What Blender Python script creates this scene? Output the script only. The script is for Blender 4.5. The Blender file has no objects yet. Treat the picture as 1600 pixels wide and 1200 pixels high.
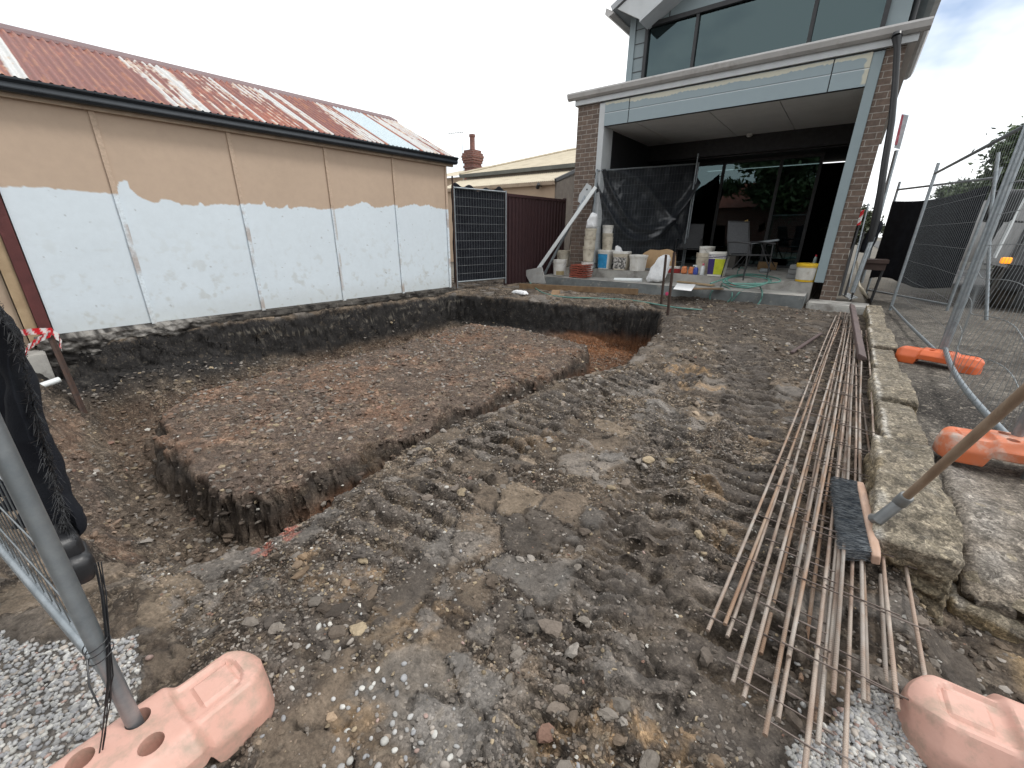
import bpy, bmesh, math, random
import numpy as np
from mathutils import Vector, Matrix
random.seed(7); rng = np.random.default_rng(11)
SC = bpy.context.scene; COL = SC.collection
R = math.radians
# ------------------------------------------------------------------ camera
F = 640.0; CZ = 1.25
_d = np.array([785-800, 2320-600, F]); _d /= np.linalg.norm(_d); _up = -_d
_yv = np.array([528., -(_up[0]*528+_up[2]*F)/_up[1], F]); _yv /= np.linalg.norm(_yv)
_xv = np.cross(_yv, _up); RM = np.stack([_xv, _yv, _up])
cam = bpy.data.cameras.new('camera'); camo = bpy.data.objects.new('camera', cam); COL.objects.link(camo)
cam.sensor_fit = 'HORIZONTAL'; cam.sensor_width = 36; cam.lens = F/1600*36; cam.clip_start = .02; cam.clip_end = 1000
m = Matrix.Identity(4)
for i in range(3):
    m[i][0] = RM[i, 0]; m[i][1] = -RM[i, 1]; m[i][2] = -RM[i, 2]
m[2][3] = CZ
camo.matrix_world = m; SC.camera = camo
def at(px, py, x=None, y=None, z=None, d=None):
    v = RM @ np.array([px-800., py-600., F])
    if x is not None: t = x/v[0]
    elif y is not None: t = y/v[1]
    elif z is not None: t = (z-CZ)/v[2]
    else: t = d/F
    return Vector((v[0]*t, v[1]*t, v[2]*t+CZ))
# ------------------------------------------------------------------ light
SC.view_settings.view_transform = 'Standard'; SC.view_settings.look = 'None'
SC.view_settings.gamma = 1; SC.view_settings.exposure = 0.3
SUN_EL, SUN_AZ = R(58), R(62)          # azimuth clockwise from +y
w = bpy.data.worlds.new('World'); SC.world = w; w.use_nodes = True
nt = w.node_tree; nt.nodes.clear(); N = nt.nodes.new; L = nt.links.new
out = N('ShaderNodeOutputWorld'); mix = N('ShaderNodeMixShader')
sky = N('ShaderNodeTexSky'); sky.sky_type = 'NISHITA'; sky.sun_disc = False
sky.sun_elevation = SUN_EL; sky.sun_rotation = SUN_AZ; sky.dust_density = 2.0
b1 = N('ShaderNodeBackground'); b1.inputs[1].default_value = .13; L(sky.outputs[0], b1.inputs[0])
b2 = N('ShaderNodeBackground'); b2.inputs[0].default_value = (.97, .99, 1, 1); b2.inputs[1].default_value = 1.3
tc = N('ShaderNodeTexCoord'); mp = N('ShaderNodeMapping'); mp.inputs['Scale'].default_value = (1.6, 1.6, 3.2)
mp.inputs['Location'].default_value = (.35, .2, .4)
L(tc.outputs['Generated'], mp.inputs[0])
nz = N('ShaderNodeTexNoise'); nz.inputs['Scale'].default_value = 2.1; nz.inputs['Detail'].default_value = 5; nz.inputs['Roughness'].default_value = .55
L(mp.outputs[0], nz.inputs['Vector'])
rp = N('ShaderNodeValToRGB'); rp.color_ramp.elements[0].position = .36; rp.color_ramp.elements[1].position = .5
rp.color_ramp.elements[0].color = (.62, .62, .62, 1)
L(nz.outputs['Fac'], rp.inputs[0])
# a gap of clear sky between the clouds over the house's right shoulder
gap = at(1475, -10, d=1)-Vector((0, 0, CZ)); gap.normalize(); nv_ = N('ShaderNodeVectorMath'); nv_.operation = 'NORMALIZE'; L(tc.outputs['Generated'], nv_.inputs[0])
dt = N('ShaderNodeVectorMath'); dt.operation = 'DOT_PRODUCT'; L(nv_.outputs[0], dt.inputs[0]); dt.inputs[1].default_value = gap
gm_ = N('ShaderNodeMapRange'); gm_.inputs['From Min'].default_value = .972; gm_.inputs['From Max'].default_value = 1.0; L(dt.outputs['Value'], gm_.inputs['Value'])
gn = N('ShaderNodeTexNoise'); gn.inputs['Scale'].default_value = 9; gn.inputs['Detail'].default_value = 4; L(nv_.outputs[0], gn.inputs['Vector'])
gx_ = N('ShaderNodeMath'); gx_.operation = 'MULTIPLY'; L(gm_.outputs[0], gx_.inputs[0]); L(gn.outputs['Fac'], gx_.inputs[1])
gy_ = N('ShaderNodeMath'); gy_.operation = 'MULTIPLY_ADD'; gy_.use_clamp = True; L(gx_.outputs[0], gy_.inputs[0]); gy_.inputs[1].default_value = -1.0; L(rp.outputs[0], gy_.inputs[2])
L(gy_.outputs[0], mix.inputs[0]); L(b1.outputs[0], mix.inputs[1]); L(b2.outputs[0], mix.inputs[2])
L(mix.outputs[0], out.inputs[0])
sl = bpy.data.lights.new('sun', 'SUN'); sl.energy = 1.5; sl.angle = R(12); sl.color = (1, .97, .93)
so = bpy.data.objects.new('sun', sl); COL.objects.link(so)
sd = Vector((math.sin(SUN_AZ)*math.cos(SUN_EL), math.cos(SUN_AZ)*math.cos(SUN_EL), math.sin(SUN_EL)))
so.rotation_euler = (-sd).to_track_quat('-Z', 'Y').to_euler(); so.location = sd*30
# ------------------------------------------------------------------ noise
def _h(ix, iy, s, iz=0):
    h = (ix*374761393 + iy*668265263 + s*974634553 + iz*1440662683) & 0xffffffff
    h = ((h ^ (h >> 13))*1274126177) & 0xffffffff
    h = ((h ^ (h >> 16))*1103515245) & 0xffffffff
    return ((h ^ (h >> 15)) & 0xffffff)/16777216.0
def vn(x, y, s=0):
    x = np.asarray(x, float); y = np.asarray(y, float)
    ix = np.floor(x).astype(np.int64); iy = np.floor(y).astype(np.int64); fx = x-ix; fy = y-iy
    fx = fx*fx*(3-2*fx); fy = fy*fy*(3-2*fy)
    a = _h(ix, iy, s)*(1-fx)+_h(ix+1, iy, s)*fx; b = _h(ix, iy+1, s)*(1-fx)+_h(ix+1, iy+1, s)*fx
    return (a*(1-fy)+b*fy)*2-1
def fbm(x, y, s=0, o=4, g=.5):
    r = 0; a = 1; t = 0
    for k in range(o):
        r = r + a*vn(x*2**k+k*17.3, y*2**k-k*9.1, s+k*7); t += a; a *= g
    return r/t
def vn3(p, s=0):
    p = np.asarray(p, float); i = np.floor(p).astype(np.int64); f = p-i; f = f*f*(3-2*f)
    r = 0
    for dx in (0, 1):
        for dy in (0, 1):
            for dz in (0, 1):
                wgt = (f[:, 0] if dx else 1-f[:, 0])*(f[:, 1] if dy else 1-f[:, 1])*(f[:, 2] if dz else 1-f[:, 2])
                r = r + wgt*_h(i[:, 0]+dx, i[:, 1]+dy, s, i[:, 2]+dz)
    return r*2-1
def fbm3(p, s=0, o=4, g=.5):
    r = 0; a = 1; t = 0
    for k in range(o):
        r = r+a*vn3(p*2**k+k*11.7, s+k*5); t += a; a *= g
    return r/t
def worley(x, y, s=0):
    ix = np.floor(x).astype(np.int64); iy = np.floor(y).astype(np.int64)
    f1 = np.full(x.shape, 9.); f2 = np.full(x.shape, 9.); cid = np.zeros(x.shape)
    for dx in (-1, 0, 1):
        for dy in (-1, 0, 1):
            cx = ix+dx; cy = iy+dy
            d = np.hypot(cx+_h(cx, cy, s)-x, cy+_h(cx, cy, s+1)-y)
            c = d < f1
            f2 = np.where(c, f1, np.minimum(f2, d)); cid = np.where(c, _h(cx, cy, s+2), cid); f1 = np.where(c, d, f1)
    return f1, f2, cid
def sm(a, b, x):
    t = np.clip((x-a)/(b-a), 0, 1); return t*t*(3-2*t)
# ------------------------------------------------------------------ mesh helpers
def wloc(o):
    v = Vector((0, 0, 0))
    while o: v = v+o.location; o = o.parent
    return v
class MB:
    def __init__(s): s.v = []; s.f = []
    def add(s, v, f):
        n = len(s.v); s.v.extend([tuple(p) for p in v]); s.f.extend([tuple(i+n for i in q) for q in f]); return s
    def box(s, a, b):
        (x0, y0, z0), (x1, y1, z1) = a, b
        return s.hexa([(x0,y0,z0),(x1,y0,z0),(x1,y1,z0),(x0,y1,z0),(x0,y0,z1),(x1,y0,z1),(x1,y1,z1),(x0,y1,z1)])
    def hexa(s, v): return s.add(v, [(0,3,2,1),(4,5,6,7),(0,1,5,4),(1,2,6,5),(2,3,7,6),(3,0,4,7)])
    def obox(s, c, ux, uy, uz):
        c, ux, uy, uz = Vector(c), Vector(ux), Vector(uy), Vector(uz)
        return s.hexa([c-ux-uy-uz, c+ux-uy-uz, c+ux+uy-uz, c-ux+uy-uz, c-ux-uy+uz, c+ux-uy+uz, c+ux+uy+uz, c-ux+uy+uz])
    def bar(s, a, b, w, h, up=(0,0,1)):
        a, b = Vector(a), Vector(b); d = (b-a); u = Vector(up); x = d.cross(u)
        if x.length < 1e-6: x = d.cross(Vector((1,0,0)))
        x.normalize(); z = x.cross(d).normalized()
        return s.obox((a+b)/2, d/2, x*w/2, z*h/2)
    def tube(s, pts, r, n=8, cap=True):
        pts = [Vector(p) for p in pts]; rs = r if isinstance(r, (list, tuple)) else [r]*len(pts)
        base = len(s.v); up = None
        for i, p in enumerate(pts):
            t = (pts[min(i+1, len(pts)-1)]-pts[max(i-1, 0)]).normalized()
            if up is None:
                up = Vector((0,0,1)) if abs(t.z) < .9 else Vector((1,0,0))
            x = t.cross(up)
            if x.length < 1e-5: x = t.cross(Vector((.3,1,.2)))
            x.normalize(); up = x.cross(t).normalized()
            for k in range(n):
                a = 2*math.pi*k/n; s.v.append(tuple(p+(x*math.cos(a)+up*math.sin(a))*rs[i]))
        for i in range(len(pts)-1):
            for k in range(n):
                k2 = (k+1) % n; b = base+i*n
                s.f.append((b+k, b+k2, b+n+k2, b+n+k))
        if cap:
            s.f.append(tuple(base+k for k in range(n))[::-1]); e = base+(len(pts)-1)*n
            s.f.append(tuple(e+k for k in range(n)))
        return s
    def lathe(s, prof, c=(0,0,0), n=28, sq=0):
        base = len(s.v); c = Vector(c)
        for (r, z) in prof:
            for k in range(n):
                a = 2*math.pi*k/n; ca, sa = math.cos(a), math.sin(a)
                q = 1
                if sq: q = (abs(ca)**sq+abs(sa)**sq)**(-1/sq)
                s.v.append((c.x+r*q*ca, c.y+r*q*sa, c.z+z))
        for i in range(len(prof)-1):
            for k in range(n):
                k2 = (k+1) % n; b = base+i*n
                s.f.append((b+k, b+k2, b+n+k2, b+n+k))
        return s
    def prism(s, poly, d):
        n = len(poly); d = Vector(d); a = [Vector(p) for p in poly]
        s.add(a+[p+d for p in a], [tuple(range(n))[::-1], tuple(range(n, 2*n))]+[(i, (i+1) % n, n+(i+1) % n, n+i) for i in range(n)])
        return s
    def build(s, name, mat, parent=None, smooth=None, local=False, bevel=0, loc=None):
        me = bpy.data.meshes.new(name); o = bpy.data.objects.new(name, me); COL.objects.link(o)
        V = np.array(s.v, float).reshape(-1, 3)
        if parent is not None:
            o.parent = parent
            if not local: V = V-np.array(wloc(parent))
        elif not local:
            c = Vector(((V[:, 0].min()+V[:, 0].max())/2, (V[:, 1].min()+V[:, 1].max())/2, V[:, 2].min())) if loc is None else Vector(loc)
            V = V-np.array(c); o.location = c
        me.from_pydata(V.tolist(), [], s.f)
        bm = bmesh.new(); bm.from_mesh(me); bmesh.ops.recalc_face_normals(bm, faces=bm.faces)
        if bevel:
            es = [e for e in bm.edges if len(e.link_faces) == 2 and e.calc_face_angle(0) > .5]
            bmesh.ops.bevel(bm, geom=es, offset=bevel, segments=2, affect='EDGES', clamp_overlap=True)
        bm.to_mesh(me); bm.free()
        if smooth is not None:
            me.polygons.foreach_set('use_smooth', [True]*len(me.polygons)); me.set_sharp_from_angle(angle=R(smooth))
        me.materials.append(mat); return o
def npmesh(name, V, Q, mat, parent=None, smooth=True, cols=None, extra=None, loc=None, sharp=None, local=False):
    """fast mesh from numpy verts and equal sized faces"""
    me = bpy.data.meshes.new(name); o = bpy.data.objects.new(name, me); COL.objects.link(o)
    V = np.asarray(V, np.float64)
    if parent is not None:
        o.parent = parent
        if not local: V = V-np.array(wloc(parent))
    elif loc is not None: V = V-np.array(loc); o.location = loc
    k = Q.shape[1]; nf = len(Q)
    me.vertices.add(len(V)); me.vertices.foreach_set('co', V.astype(np.float32).ravel())
    me.loops.add(nf*k); me.loops.foreach_set('vertex_index', Q.astype(np.int32).ravel())
    me.polygons.add(nf); me.polygons.foreach_set('loop_start', np.arange(0, nf*k, k, dtype=np.int32))
    me.polygons.foreach_set('use_smooth', np.full(nf, smooth))
    me.update(calc_edges=True); me.validate()
    if cols is not None:
        a = me.color_attributes.new('Col', 'FLOAT_COLOR', 'POINT')
        c = np.ones((len(V), 4), np.float32); c[:, :cols.shape[1]] = cols; a.data.foreach_set('color', c.ravel())
    if extra is not None:
        a = me.attributes.new('Rgh', 'FLOAT', 'POINT'); a.data.foreach_set('value', extra.astype(np.float32).ravel())
    if sharp: me.set_sharp_from_angle(angle=R(sharp))
    me.materials.append(mat); return o
def gridq(nu, nv):
    i = np.arange((nu-1)*(nv-1)); a = (i//(nv-1))*nv+i % (nv-1)
    return np.stack([a, a+nv, a+nv+1, a+1], 1)
def rbox(h, r, n=8):
    """rounded box surface, merged verts"""
    h = np.array(h, float); V = []; Q = []; idx = {}
    def vid(p):
        k = tuple(np.round(p, 5))
        if k not in idx: idx[k] = len(V); V.append(p)
        return idx[k]
    t = np.linspace(-1, 1, n+1); t = np.sign(t)*np.abs(t)**.75
    for ax in range(3):
        for sg in (-1, 1):
            ids = [[0]*(n+1) for _ in range(n+1)]
            for i in range(n+1):
                for j in range(n+1):
                    p = np.zeros(3); p[ax] = sg*h[ax]; p[(ax+1) % 3] = t[i]*h[(ax+1) % 3]; p[(ax+2) % 3] = t[j]*h[(ax+2) % 3]
                    c = np.clip(p, -(h-r), h-r); dd = p-c; l = np.linalg.norm(dd)
                    if l > 1e-9: p = c+dd/l*r
                    ids[i][j] = vid(p)
            for i in range(n):
                for j in range(n):
                    q = (ids[i][j], ids[i+1][j], ids[i+1][j+1], ids[i][j+1])
                    if len(set(q)) == 4: Q.append(q if sg > 0 else q[::-1])
    return np.array(V), np.array(Q)
def tag(o, label=None, cat=None, group=None, kind=None):
    if label: o['label'] = label
    if cat: o['category'] = cat
    if group: o['group'] = group
    if kind: o['kind'] = kind
    return o
def thing(name, label, cat, loc=(0,0,0), rz=0, group=None):
    o = bpy.data.objects.new(name, None); COL.objects.link(o); o.location = loc; o.rotation_euler = (0, 0, rz)
    o.empty_display_size = .1
    return tag(o, label, cat, group)
def copy_tree(o, parent=None):
    c = o.copy(); COL.objects.link(c); c.parent = parent
    for ch in [k for k in bpy.data.objects if k.parent == o]: copy_tree(ch, c)
    return c
# ------------------------------------------------------------------ materials
def mat(name, c1, c2=None, scale=6., rough=.7, metal=0., bump=.15, bscale=60., ramp=(.35, .65), stretch=(1,1,1), c3=None, s3=3., r3=(.55, .7), spec=.5, rvar=0.1, rand=0., detail=6, bd=.01, trans=None):
    M = bpy.data.materials.new(name); M.use_nodes = True; t = M.node_tree; n = t.nodes; l = t.links
    p = n['Principled BSDF']; p.inputs['Roughness'].default_value = rough; p.inputs['Metallic'].default_value = metal
    p.inputs['Specular IOR Level'].default_value = spec
    tc = n.new('ShaderNodeTexCoord'); mp = n.new('ShaderNodeMapping'); mp.inputs['Scale'].default_value = stretch
    l.new(tc.outputs['Object'], mp.inputs[0])
    c2 = c2 or tuple(x*.75 for x in c1)
    nz = n.new('ShaderNodeTexNoise'); nz.inputs['Scale'].default_value = scale; nz.inputs['Detail'].default_value = detail; nz.inputs['Roughness'].default_value = .6
    l.new(mp.outputs[0], nz.inputs['Vector'])
    rp = n.new('ShaderNodeValToRGB'); e = rp.color_ramp.elements; e[0].position, e[1].position = ramp
    e[0].color = (*c1, 1); e[1].color = (*c2, 1); l.new(nz.outputs['Fac'], rp.inputs[0]); colr = rp.outputs[0]
    if c3:
        n3 = n.new('ShaderNodeTexNoise'); n3.inputs['Scale'].default_value = s3; n3.inputs['Detail'].default_value = 7; n3.inputs['Roughness'].default_value = .65
        l.new(mp.outputs[0], n3.inputs['Vector'])
        r_ = n.new('ShaderNodeValToRGB'); r_.color_ramp.elements[0].position, r_.color_ramp.elements[1].position = r3
        l.new(n3.outputs['Fac'], r_.inputs[0])
        mx = n.new('ShaderNodeMix'); mx.data_type = 'RGBA'; l.new(r_.outputs[0], mx.inputs['Factor']); l.new(colr, mx.inputs['A']); mx.inputs['B'].default_value = (*c3, 1)
        colr = mx.outputs['Result']
    if rand:
        oi = n.new('ShaderNodeObjectInfo'); hv = n.new('ShaderNodeHueSaturation'); mr = n.new('ShaderNodeMapRange')
        mr.inputs['To Min'].default_value = 1-rand; mr.inputs['To Max'].default_value = 1+rand
        l.new(oi.outputs['Random'], mr.inputs['Value']); l.new(mr.outputs[0], hv.inputs['Value']); l.new(colr, hv.inputs['Color']); colr = hv.outputs[0]
    l.new(colr, p.inputs['Base Color'])
    if rvar:
        mr = n.new('ShaderNodeMapRange'); mr.inputs['To Min'].default_value = max(rough-rvar, .02); mr.inputs['To Max'].default_value = min(1, rough+rvar)
        l.new(nz.outputs['Fac'], mr.inputs['Value']); l.new(mr.outputs[0], p.inputs['Roughness'])
    if bump:
        nb = n.new('ShaderNodeTexNoise'); nb.inputs['Scale'].default_value = bscale; nb.inputs['Detail'].default_value = 5
        l.new(mp.outputs[0], nb.inputs['Vector'])
        bp = n.new('ShaderNodeBump'); bp.inputs['Strength'].default_value = bump; bp.inputs['Distance'].default_value = bd
        l.new(nb.outputs['Fac'], bp.inputs['Height']); l.new(bp.outputs[0], p.inputs['Normal'])
    return M
def attr_mat(name, rough=.85, var=.45, s1=35., s2=220., bump=.6, bd=.012, useR=False, spec=.4, vs=60.):
    M = bpy.data.materials.new(name); M.use_nodes = True; t = M.node_tree; n = t.nodes; l = t.links
    p = n['Principled BSDF']; p.inputs['Roughness'].default_value = rough; p.inputs['Specular IOR Level'].default_value = spec
    a = n.new('ShaderNodeAttribute'); a.attribute_name = 'Col'
    tc = n.new('ShaderNodeTexCoord')
    nz = n.new('ShaderNodeTexNoise'); nz.inputs['Scale'].default_value = vs; nz.inputs['Detail'].default_value = 8; nz.inputs['Roughness'].default_value = .7
    l.new(tc.outputs['Object'], nz.inputs['Vector'])
    mr = n.new('ShaderNodeMapRange'); mr.inputs['From Min'].default_value = .25; mr.inputs['From Max'].default_value = .75
    mr.inputs['To Min'].default_value = 1-var; mr.inputs['To Max'].default_value = 1+var
    l.new(nz.outputs['Fac'], mr.inputs['Value'])
    hv = n.new('ShaderNodeHueSaturation'); l.new(a.outputs['Color'], hv.inputs['Color']); l.new(mr.outputs[0], hv.inputs['Value'])
    l.new(hv.outputs[0], p.inputs['Base Color'])
    if useR:
        ar = n.new('ShaderNodeAttribute'); ar.attribute_name = 'Rgh'; l.new(ar.outputs['Fac'], p.inputs['Roughness'])
    if bump:
        n1 = n.new('ShaderNodeTexNoise'); n1.inputs['Scale'].default_value = s1; n1.inputs['Detail'].default_value = 10; n1.inputs['Roughness'].default_value = .72
        l.new(tc.outputs['Object'], n1.inputs['Vector'])
        v = n.new('ShaderNodeTexVoronoi'); v.inputs['Scale'].default_value = s2*.55; l.new(tc.outputs['Object'], v.inputs['Vector'])
        ad = n.new('ShaderNodeMath'); ad.operation = 'MULTIPLY_ADD'; l.new(v.outputs['Distance'], ad.inputs[0]); ad.inputs[1].default_value = -.25; l.new(n1.outputs['Fac'], ad.inputs[2])
        bp = n.new('ShaderNodeBump'); bp.inputs['Strength'].default_value = bump; bp.inputs['Distance'].default_value = bd
        l.new(ad.outputs[0], bp.inputs['Height']); l.new(bp.outputs[0], p.inputs['Normal'])
    return M
def soil_mat(name, layers, useR=True, bump=1., cracks=None, var=.35):
    """Col attribute broken up by several sizes of chips and crumbs, each with its own tone and relief"""
    M = bpy.data.materials.new(name); M.use_nodes = True; t = M.node_tree; n = t.nodes; l = t.links
    p = n['Principled BSDF']; p.inputs['Specular IOR Level'].default_value = .3; p.inputs['Roughness'].default_value = .9
    a = n.new('ShaderNodeAttribute'); a.attribute_name = 'Col'; tc = n.new('ShaderNodeTexCoord')
    nz = n.new('ShaderNodeTexNoise'); nz.inputs['Scale'].default_value = 30; nz.inputs['Detail'].default_value = 4; l.new(tc.outputs['Object'], nz.inputs['Vector'])
    vm = n.new('ShaderNodeVectorMath'); vm.operation = 'MULTIPLY_ADD'; l.new(nz.outputs['Color'], vm.inputs[0]); vm.inputs[1].default_value = (.02, .02, .02); l.new(tc.outputs['Object'], vm.inputs[2])
    col = a.outputs['Color']; nrm = None
    big = n.new('ShaderNodeTexNoise'); big.inputs['Scale'].default_value = 7; big.inputs['Detail'].default_value = 6; big.inputs['Roughness'].default_value = .7; l.new(tc.outputs['Object'], big.inputs['Vector'])
    mr = n.new('ShaderNodeMapRange'); mr.inputs['From Min'].default_value = .3; mr.inputs['From Max'].default_value = .7; mr.inputs['To Min'].default_value = 1-var; mr.inputs['To Max'].default_value = 1+var
    l.new(big.outputs['Fac'], mr.inputs['Value']); hv = n.new('ShaderNodeHueSaturation'); l.new(col, hv.inputs['Color']); l.new(mr.outputs[0], hv.inputs['Value']); col = hv.outputs[0]
    fn = n.new('ShaderNodeTexNoise'); fn.inputs['Scale'].default_value = 95; fn.inputs['Detail'].default_value = 9; fn.inputs['Roughness'].default_value = .8; l.new(tc.outputs['Object'], fn.inputs['Vector'])
    fm = n.new('ShaderNodeMapRange'); fm.inputs['From Min'].default_value = .3; fm.inputs['From Max'].default_value = .7; fm.inputs['To Min'].default_value = .55; fm.inputs['To Max'].default_value = 1.5; l.new(fn.outputs['Fac'], fm.inputs['Value'])
    hf = n.new('ShaderNodeHueSaturation'); l.new(col, hf.inputs['Color']); l.new(fm.outputs[0], hf.inputs['Value']); col = hf.outputs[0]
    fb = n.new('ShaderNodeBump'); fb.inputs['Strength'].default_value = .7*bump; fb.inputs['Distance'].default_value = .006; l.new(fn.outputs['Fac'], fb.inputs['Height']); nrm = fb.outputs[0]
    for (sc, amp, lo, hi, chip, ccol) in layers:
        v = n.new('ShaderNodeTexVoronoi'); v.inputs['Scale'].default_value = sc; l.new(vm.outputs[0], v.inputs['Vector'])
        sp = n.new('ShaderNodeSeparateColor'); l.new(v.outputs['Color'], sp.inputs[0])
        m0 = n.new('ShaderNodeMix'); m0.inputs['A'].default_value = 1
        m1 = n.new('ShaderNodeMapRange'); m1.inputs['To Min'].default_value = lo; m1.inputs['To Max'].default_value = hi; pw = n.new('ShaderNodeMath'); pw.operation = 'POWER'; pw.inputs[1].default_value = 1.8
        l.new(sp.outputs[0], pw.inputs[0]); l.new(pw.outputs[0], m1.inputs['Value'])
        h2 = n.new('ShaderNodeHueSaturation'); l.new(col, h2.inputs['Color']); l.new(a.outputs['Alpha'], m0.inputs['Factor']); l.new(m1.outputs[0], m0.inputs['B']); l.new(m0.outputs[0], h2.inputs['Value']); col = h2.outputs[0]
        if chip:
            m2 = n.new('ShaderNodeMapRange'); m2.inputs['From Min'].default_value = 1-chip; m2.inputs['From Max'].default_value = 1-chip*.7; m2.inputs['To Max'].default_value = .7; l.new(sp.outputs[1], m2.inputs['Value'])
            ma = n.new('ShaderNodeMath'); ma.operation = 'MULTIPLY'; l.new(m2.outputs[0], ma.inputs[0]); l.new(a.outputs['Alpha'], ma.inputs[1])
            mx = n.new('ShaderNodeMix'); mx.data_type = 'RGBA'; l.new(ma.outputs[0], mx.inputs['Factor']); l.new(col, mx.inputs['A']); mx.inputs['B'].default_value = (*ccol, 1); col = mx.outputs['Result']
        sb = n.new('ShaderNodeMath'); sb.operation = 'MULTIPLY_ADD'; l.new(v.outputs['Distance'], sb.inputs[0]); sb.inputs[1].default_value = -.9; l.new(sp.outputs[2], sb.inputs[2])
        bp = n.new('ShaderNodeBump'); bp.inputs['Strength'].default_value = bump; bp.inputs['Distance'].default_value = amp; l.new(sb.outputs[0], bp.inputs['Height']); mb_ = n.new('ShaderNodeMath'); mb_.operation = 'MULTIPLY_ADD'; mb_.inputs[1].default_value = bump*.75; mb_.inputs[2].default_value = bump*.25; l.new(a.outputs['Alpha'], mb_.inputs[0]); l.new(mb_.outputs[0], bp.inputs['Strength'])
        if nrm: l.new(nrm, bp.inputs['Normal'])
        nrm = bp.outputs[0]
    if cracks:
        ck = n.new('ShaderNodeTexNoise'); ck.inputs['Scale'].default_value = cracks[0]; ck.inputs['Detail'].default_value = 9; ck.inputs['Roughness'].default_value = .7; l.new(tc.outputs['Object'], ck.inputs['Vector'])
        ab = n.new('ShaderNodeMapRange'); ab.inputs['From Min'].default_value = .36; ab.inputs['From Max'].default_value = .47; ab.inputs['To Min'].default_value = cracks[1]; ab.inputs['To Max'].default_value = 1; l.new(ck.outputs['Fac'], ab.inputs['Value'])
        h3 = n.new('ShaderNodeHueSaturation'); l.new(col, h3.inputs['Color']); l.new(ab.outputs[0], h3.inputs['Value']); col = h3.outputs[0]
        bp = n.new('ShaderNodeBump'); bp.inputs['Strength'].default_value = .9; bp.inputs['Distance'].default_value = .02; l.new(ck.outputs['Fac'], bp.inputs['Height']); l.new(nrm, bp.inputs['Normal']); nrm = bp.outputs[0]
    l.new(col, p.inputs['Base Color']); l.new(nrm, p.inputs['Normal'])
    if useR: ar = n.new('ShaderNodeAttribute'); ar.attribute_name = 'Rgh'; l.new(ar.outputs['Fac'], p.inputs['Roughness'])
    return M
def brick_mat(name, c1, c2, mortar, bw=.245, bh=.093):
    M = bpy.data.materials.new(name); M.use_nodes = True; t = M.node_tree; n = t.nodes; l = t.links
    p = n['Principled BSDF']; p.inputs['Roughness'].default_value = .9
    tc = n.new('ShaderNodeTexCoord'); sx = n.new('ShaderNodeSeparateXYZ'); l.new(tc.outputs['Object'], sx.inputs[0])
    ad = n.new('ShaderNodeMath'); ad.operation = 'ADD'; l.new(sx.outputs[0], ad.inputs[0]); l.new(sx.outputs[1], ad.inputs[1])
    cb = n.new('ShaderNodeCombineXYZ'); l.new(ad.outputs[0], cb.inputs[0]); l.new(sx.outputs[2], cb.inputs[1])
    b = n.new('ShaderNodeTexBrick'); l.new(cb.outputs[0], b.inputs['Vector'])
    b.inputs['Scale'].default_value = 1; b.inputs['Brick Width'].default_value = bw; b.inputs['Row Height'].default_value = bh
    b.inputs['Mortar Size'].default_value = .007; b.inputs['Mortar Smooth'].default_value = .3; b.inputs['Bias'].default_value = -.1
    b.inputs['Color1'].default_value = (*c1, 1); b.inputs['Color2'].default_value = (*c2, 1); b.inputs['Mortar'].default_value = (*mortar, 1)
    nz = n.new('ShaderNodeTexNoise'); nz.inputs['Scale'].default_value = 14; nz.inputs['Detail'].default_value = 8; nz.inputs['Roughness'].default_value = .7
    l.new(tc.outputs['Object'], nz.inputs['Vector'])
    mr = n.new('ShaderNodeMapRange'); mr.inputs['From Min'].default_value = .25; mr.inputs['From Max'].default_value = .75; mr.inputs['To Min'].default_value = .65; mr.inputs['To Max'].default_value = 1.4
    l.new(nz.outputs['Fac'], mr.inputs['Value'])
    hv = n.new('ShaderNodeHueSaturation'); l.new(b.outputs['Color'], hv.inputs['Color']); l.new(mr.outputs[0], hv.inputs['Value']); l.new(hv.outputs[0], p.inputs['Base Color'])
    sub = n.new('ShaderNodeMath'); sub.operation = 'MULTIPLY_ADD'; l.new(b.outputs['Fac'], sub.inputs[0]); sub.inputs[1].default_value = -1; l.new(nz.outputs['Fac'], sub.inputs[2])
    bp = n.new('ShaderNodeBump'); bp.inputs['Strength'].default_value = .6; bp.inputs['Distance'].default_value = .008
    l.new(sub.outputs[0], bp.inputs['Height']); l.new(bp.outputs[0], p.inputs['Normal'])
    return M
def glass_mat(name, tint=(.25,.3,.3), refl=.1):
    M = bpy.data.materials.new(name); M.use_nodes = True; t = M.node_tree; n = t.nodes; l = t.links
    n.remove(n['Principled BSDF']); o = n['Material Output']
    tr = n.new('ShaderNodeBsdfTransparent'); tr.inputs[0].default_value = (*tint, 1)
    gl = n.new('ShaderNodeBsdfGlossy'); gl.inputs['Roughness'].default_value = .01; gl.inputs['Color'].default_value = (.52, .70, .73, 1)
    fr = n.new('ShaderNodeFresnel'); fr.inputs[0].default_value = 1.5
    ad = n.new('ShaderNodeMath'); ad.operation = 'ADD'; ad.use_clamp = True; ad.inputs[1].default_value = refl; l.new(fr.outputs[0], ad.inputs[0])
    mx = n.new('ShaderNodeMixShader'); l.new(ad.outputs[0], mx.inputs[0]); l.new(tr.outputs[0], mx.inputs[1]); l.new(gl.outputs[0], mx.inputs[2]); l.new(mx.outputs[0], o.inputs[0])
    return M
MT = {}
MT['galv'] = mat('galvanised_steel', (.34,.37,.39), (.24,.27,.29), 18, .42, .75, .05, 120)
MT['galvw'] = mat('galvanised_wire', (.26,.28,.29), (.2,.215,.22), 30, .45, .6, 0)
MT['black_cloth'] = mat('black_shade_cloth', (.009,.010,.014), (.016,.018,.023), 9, .85, 0, .5, 300, bd=.003, spec=.15)
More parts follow.
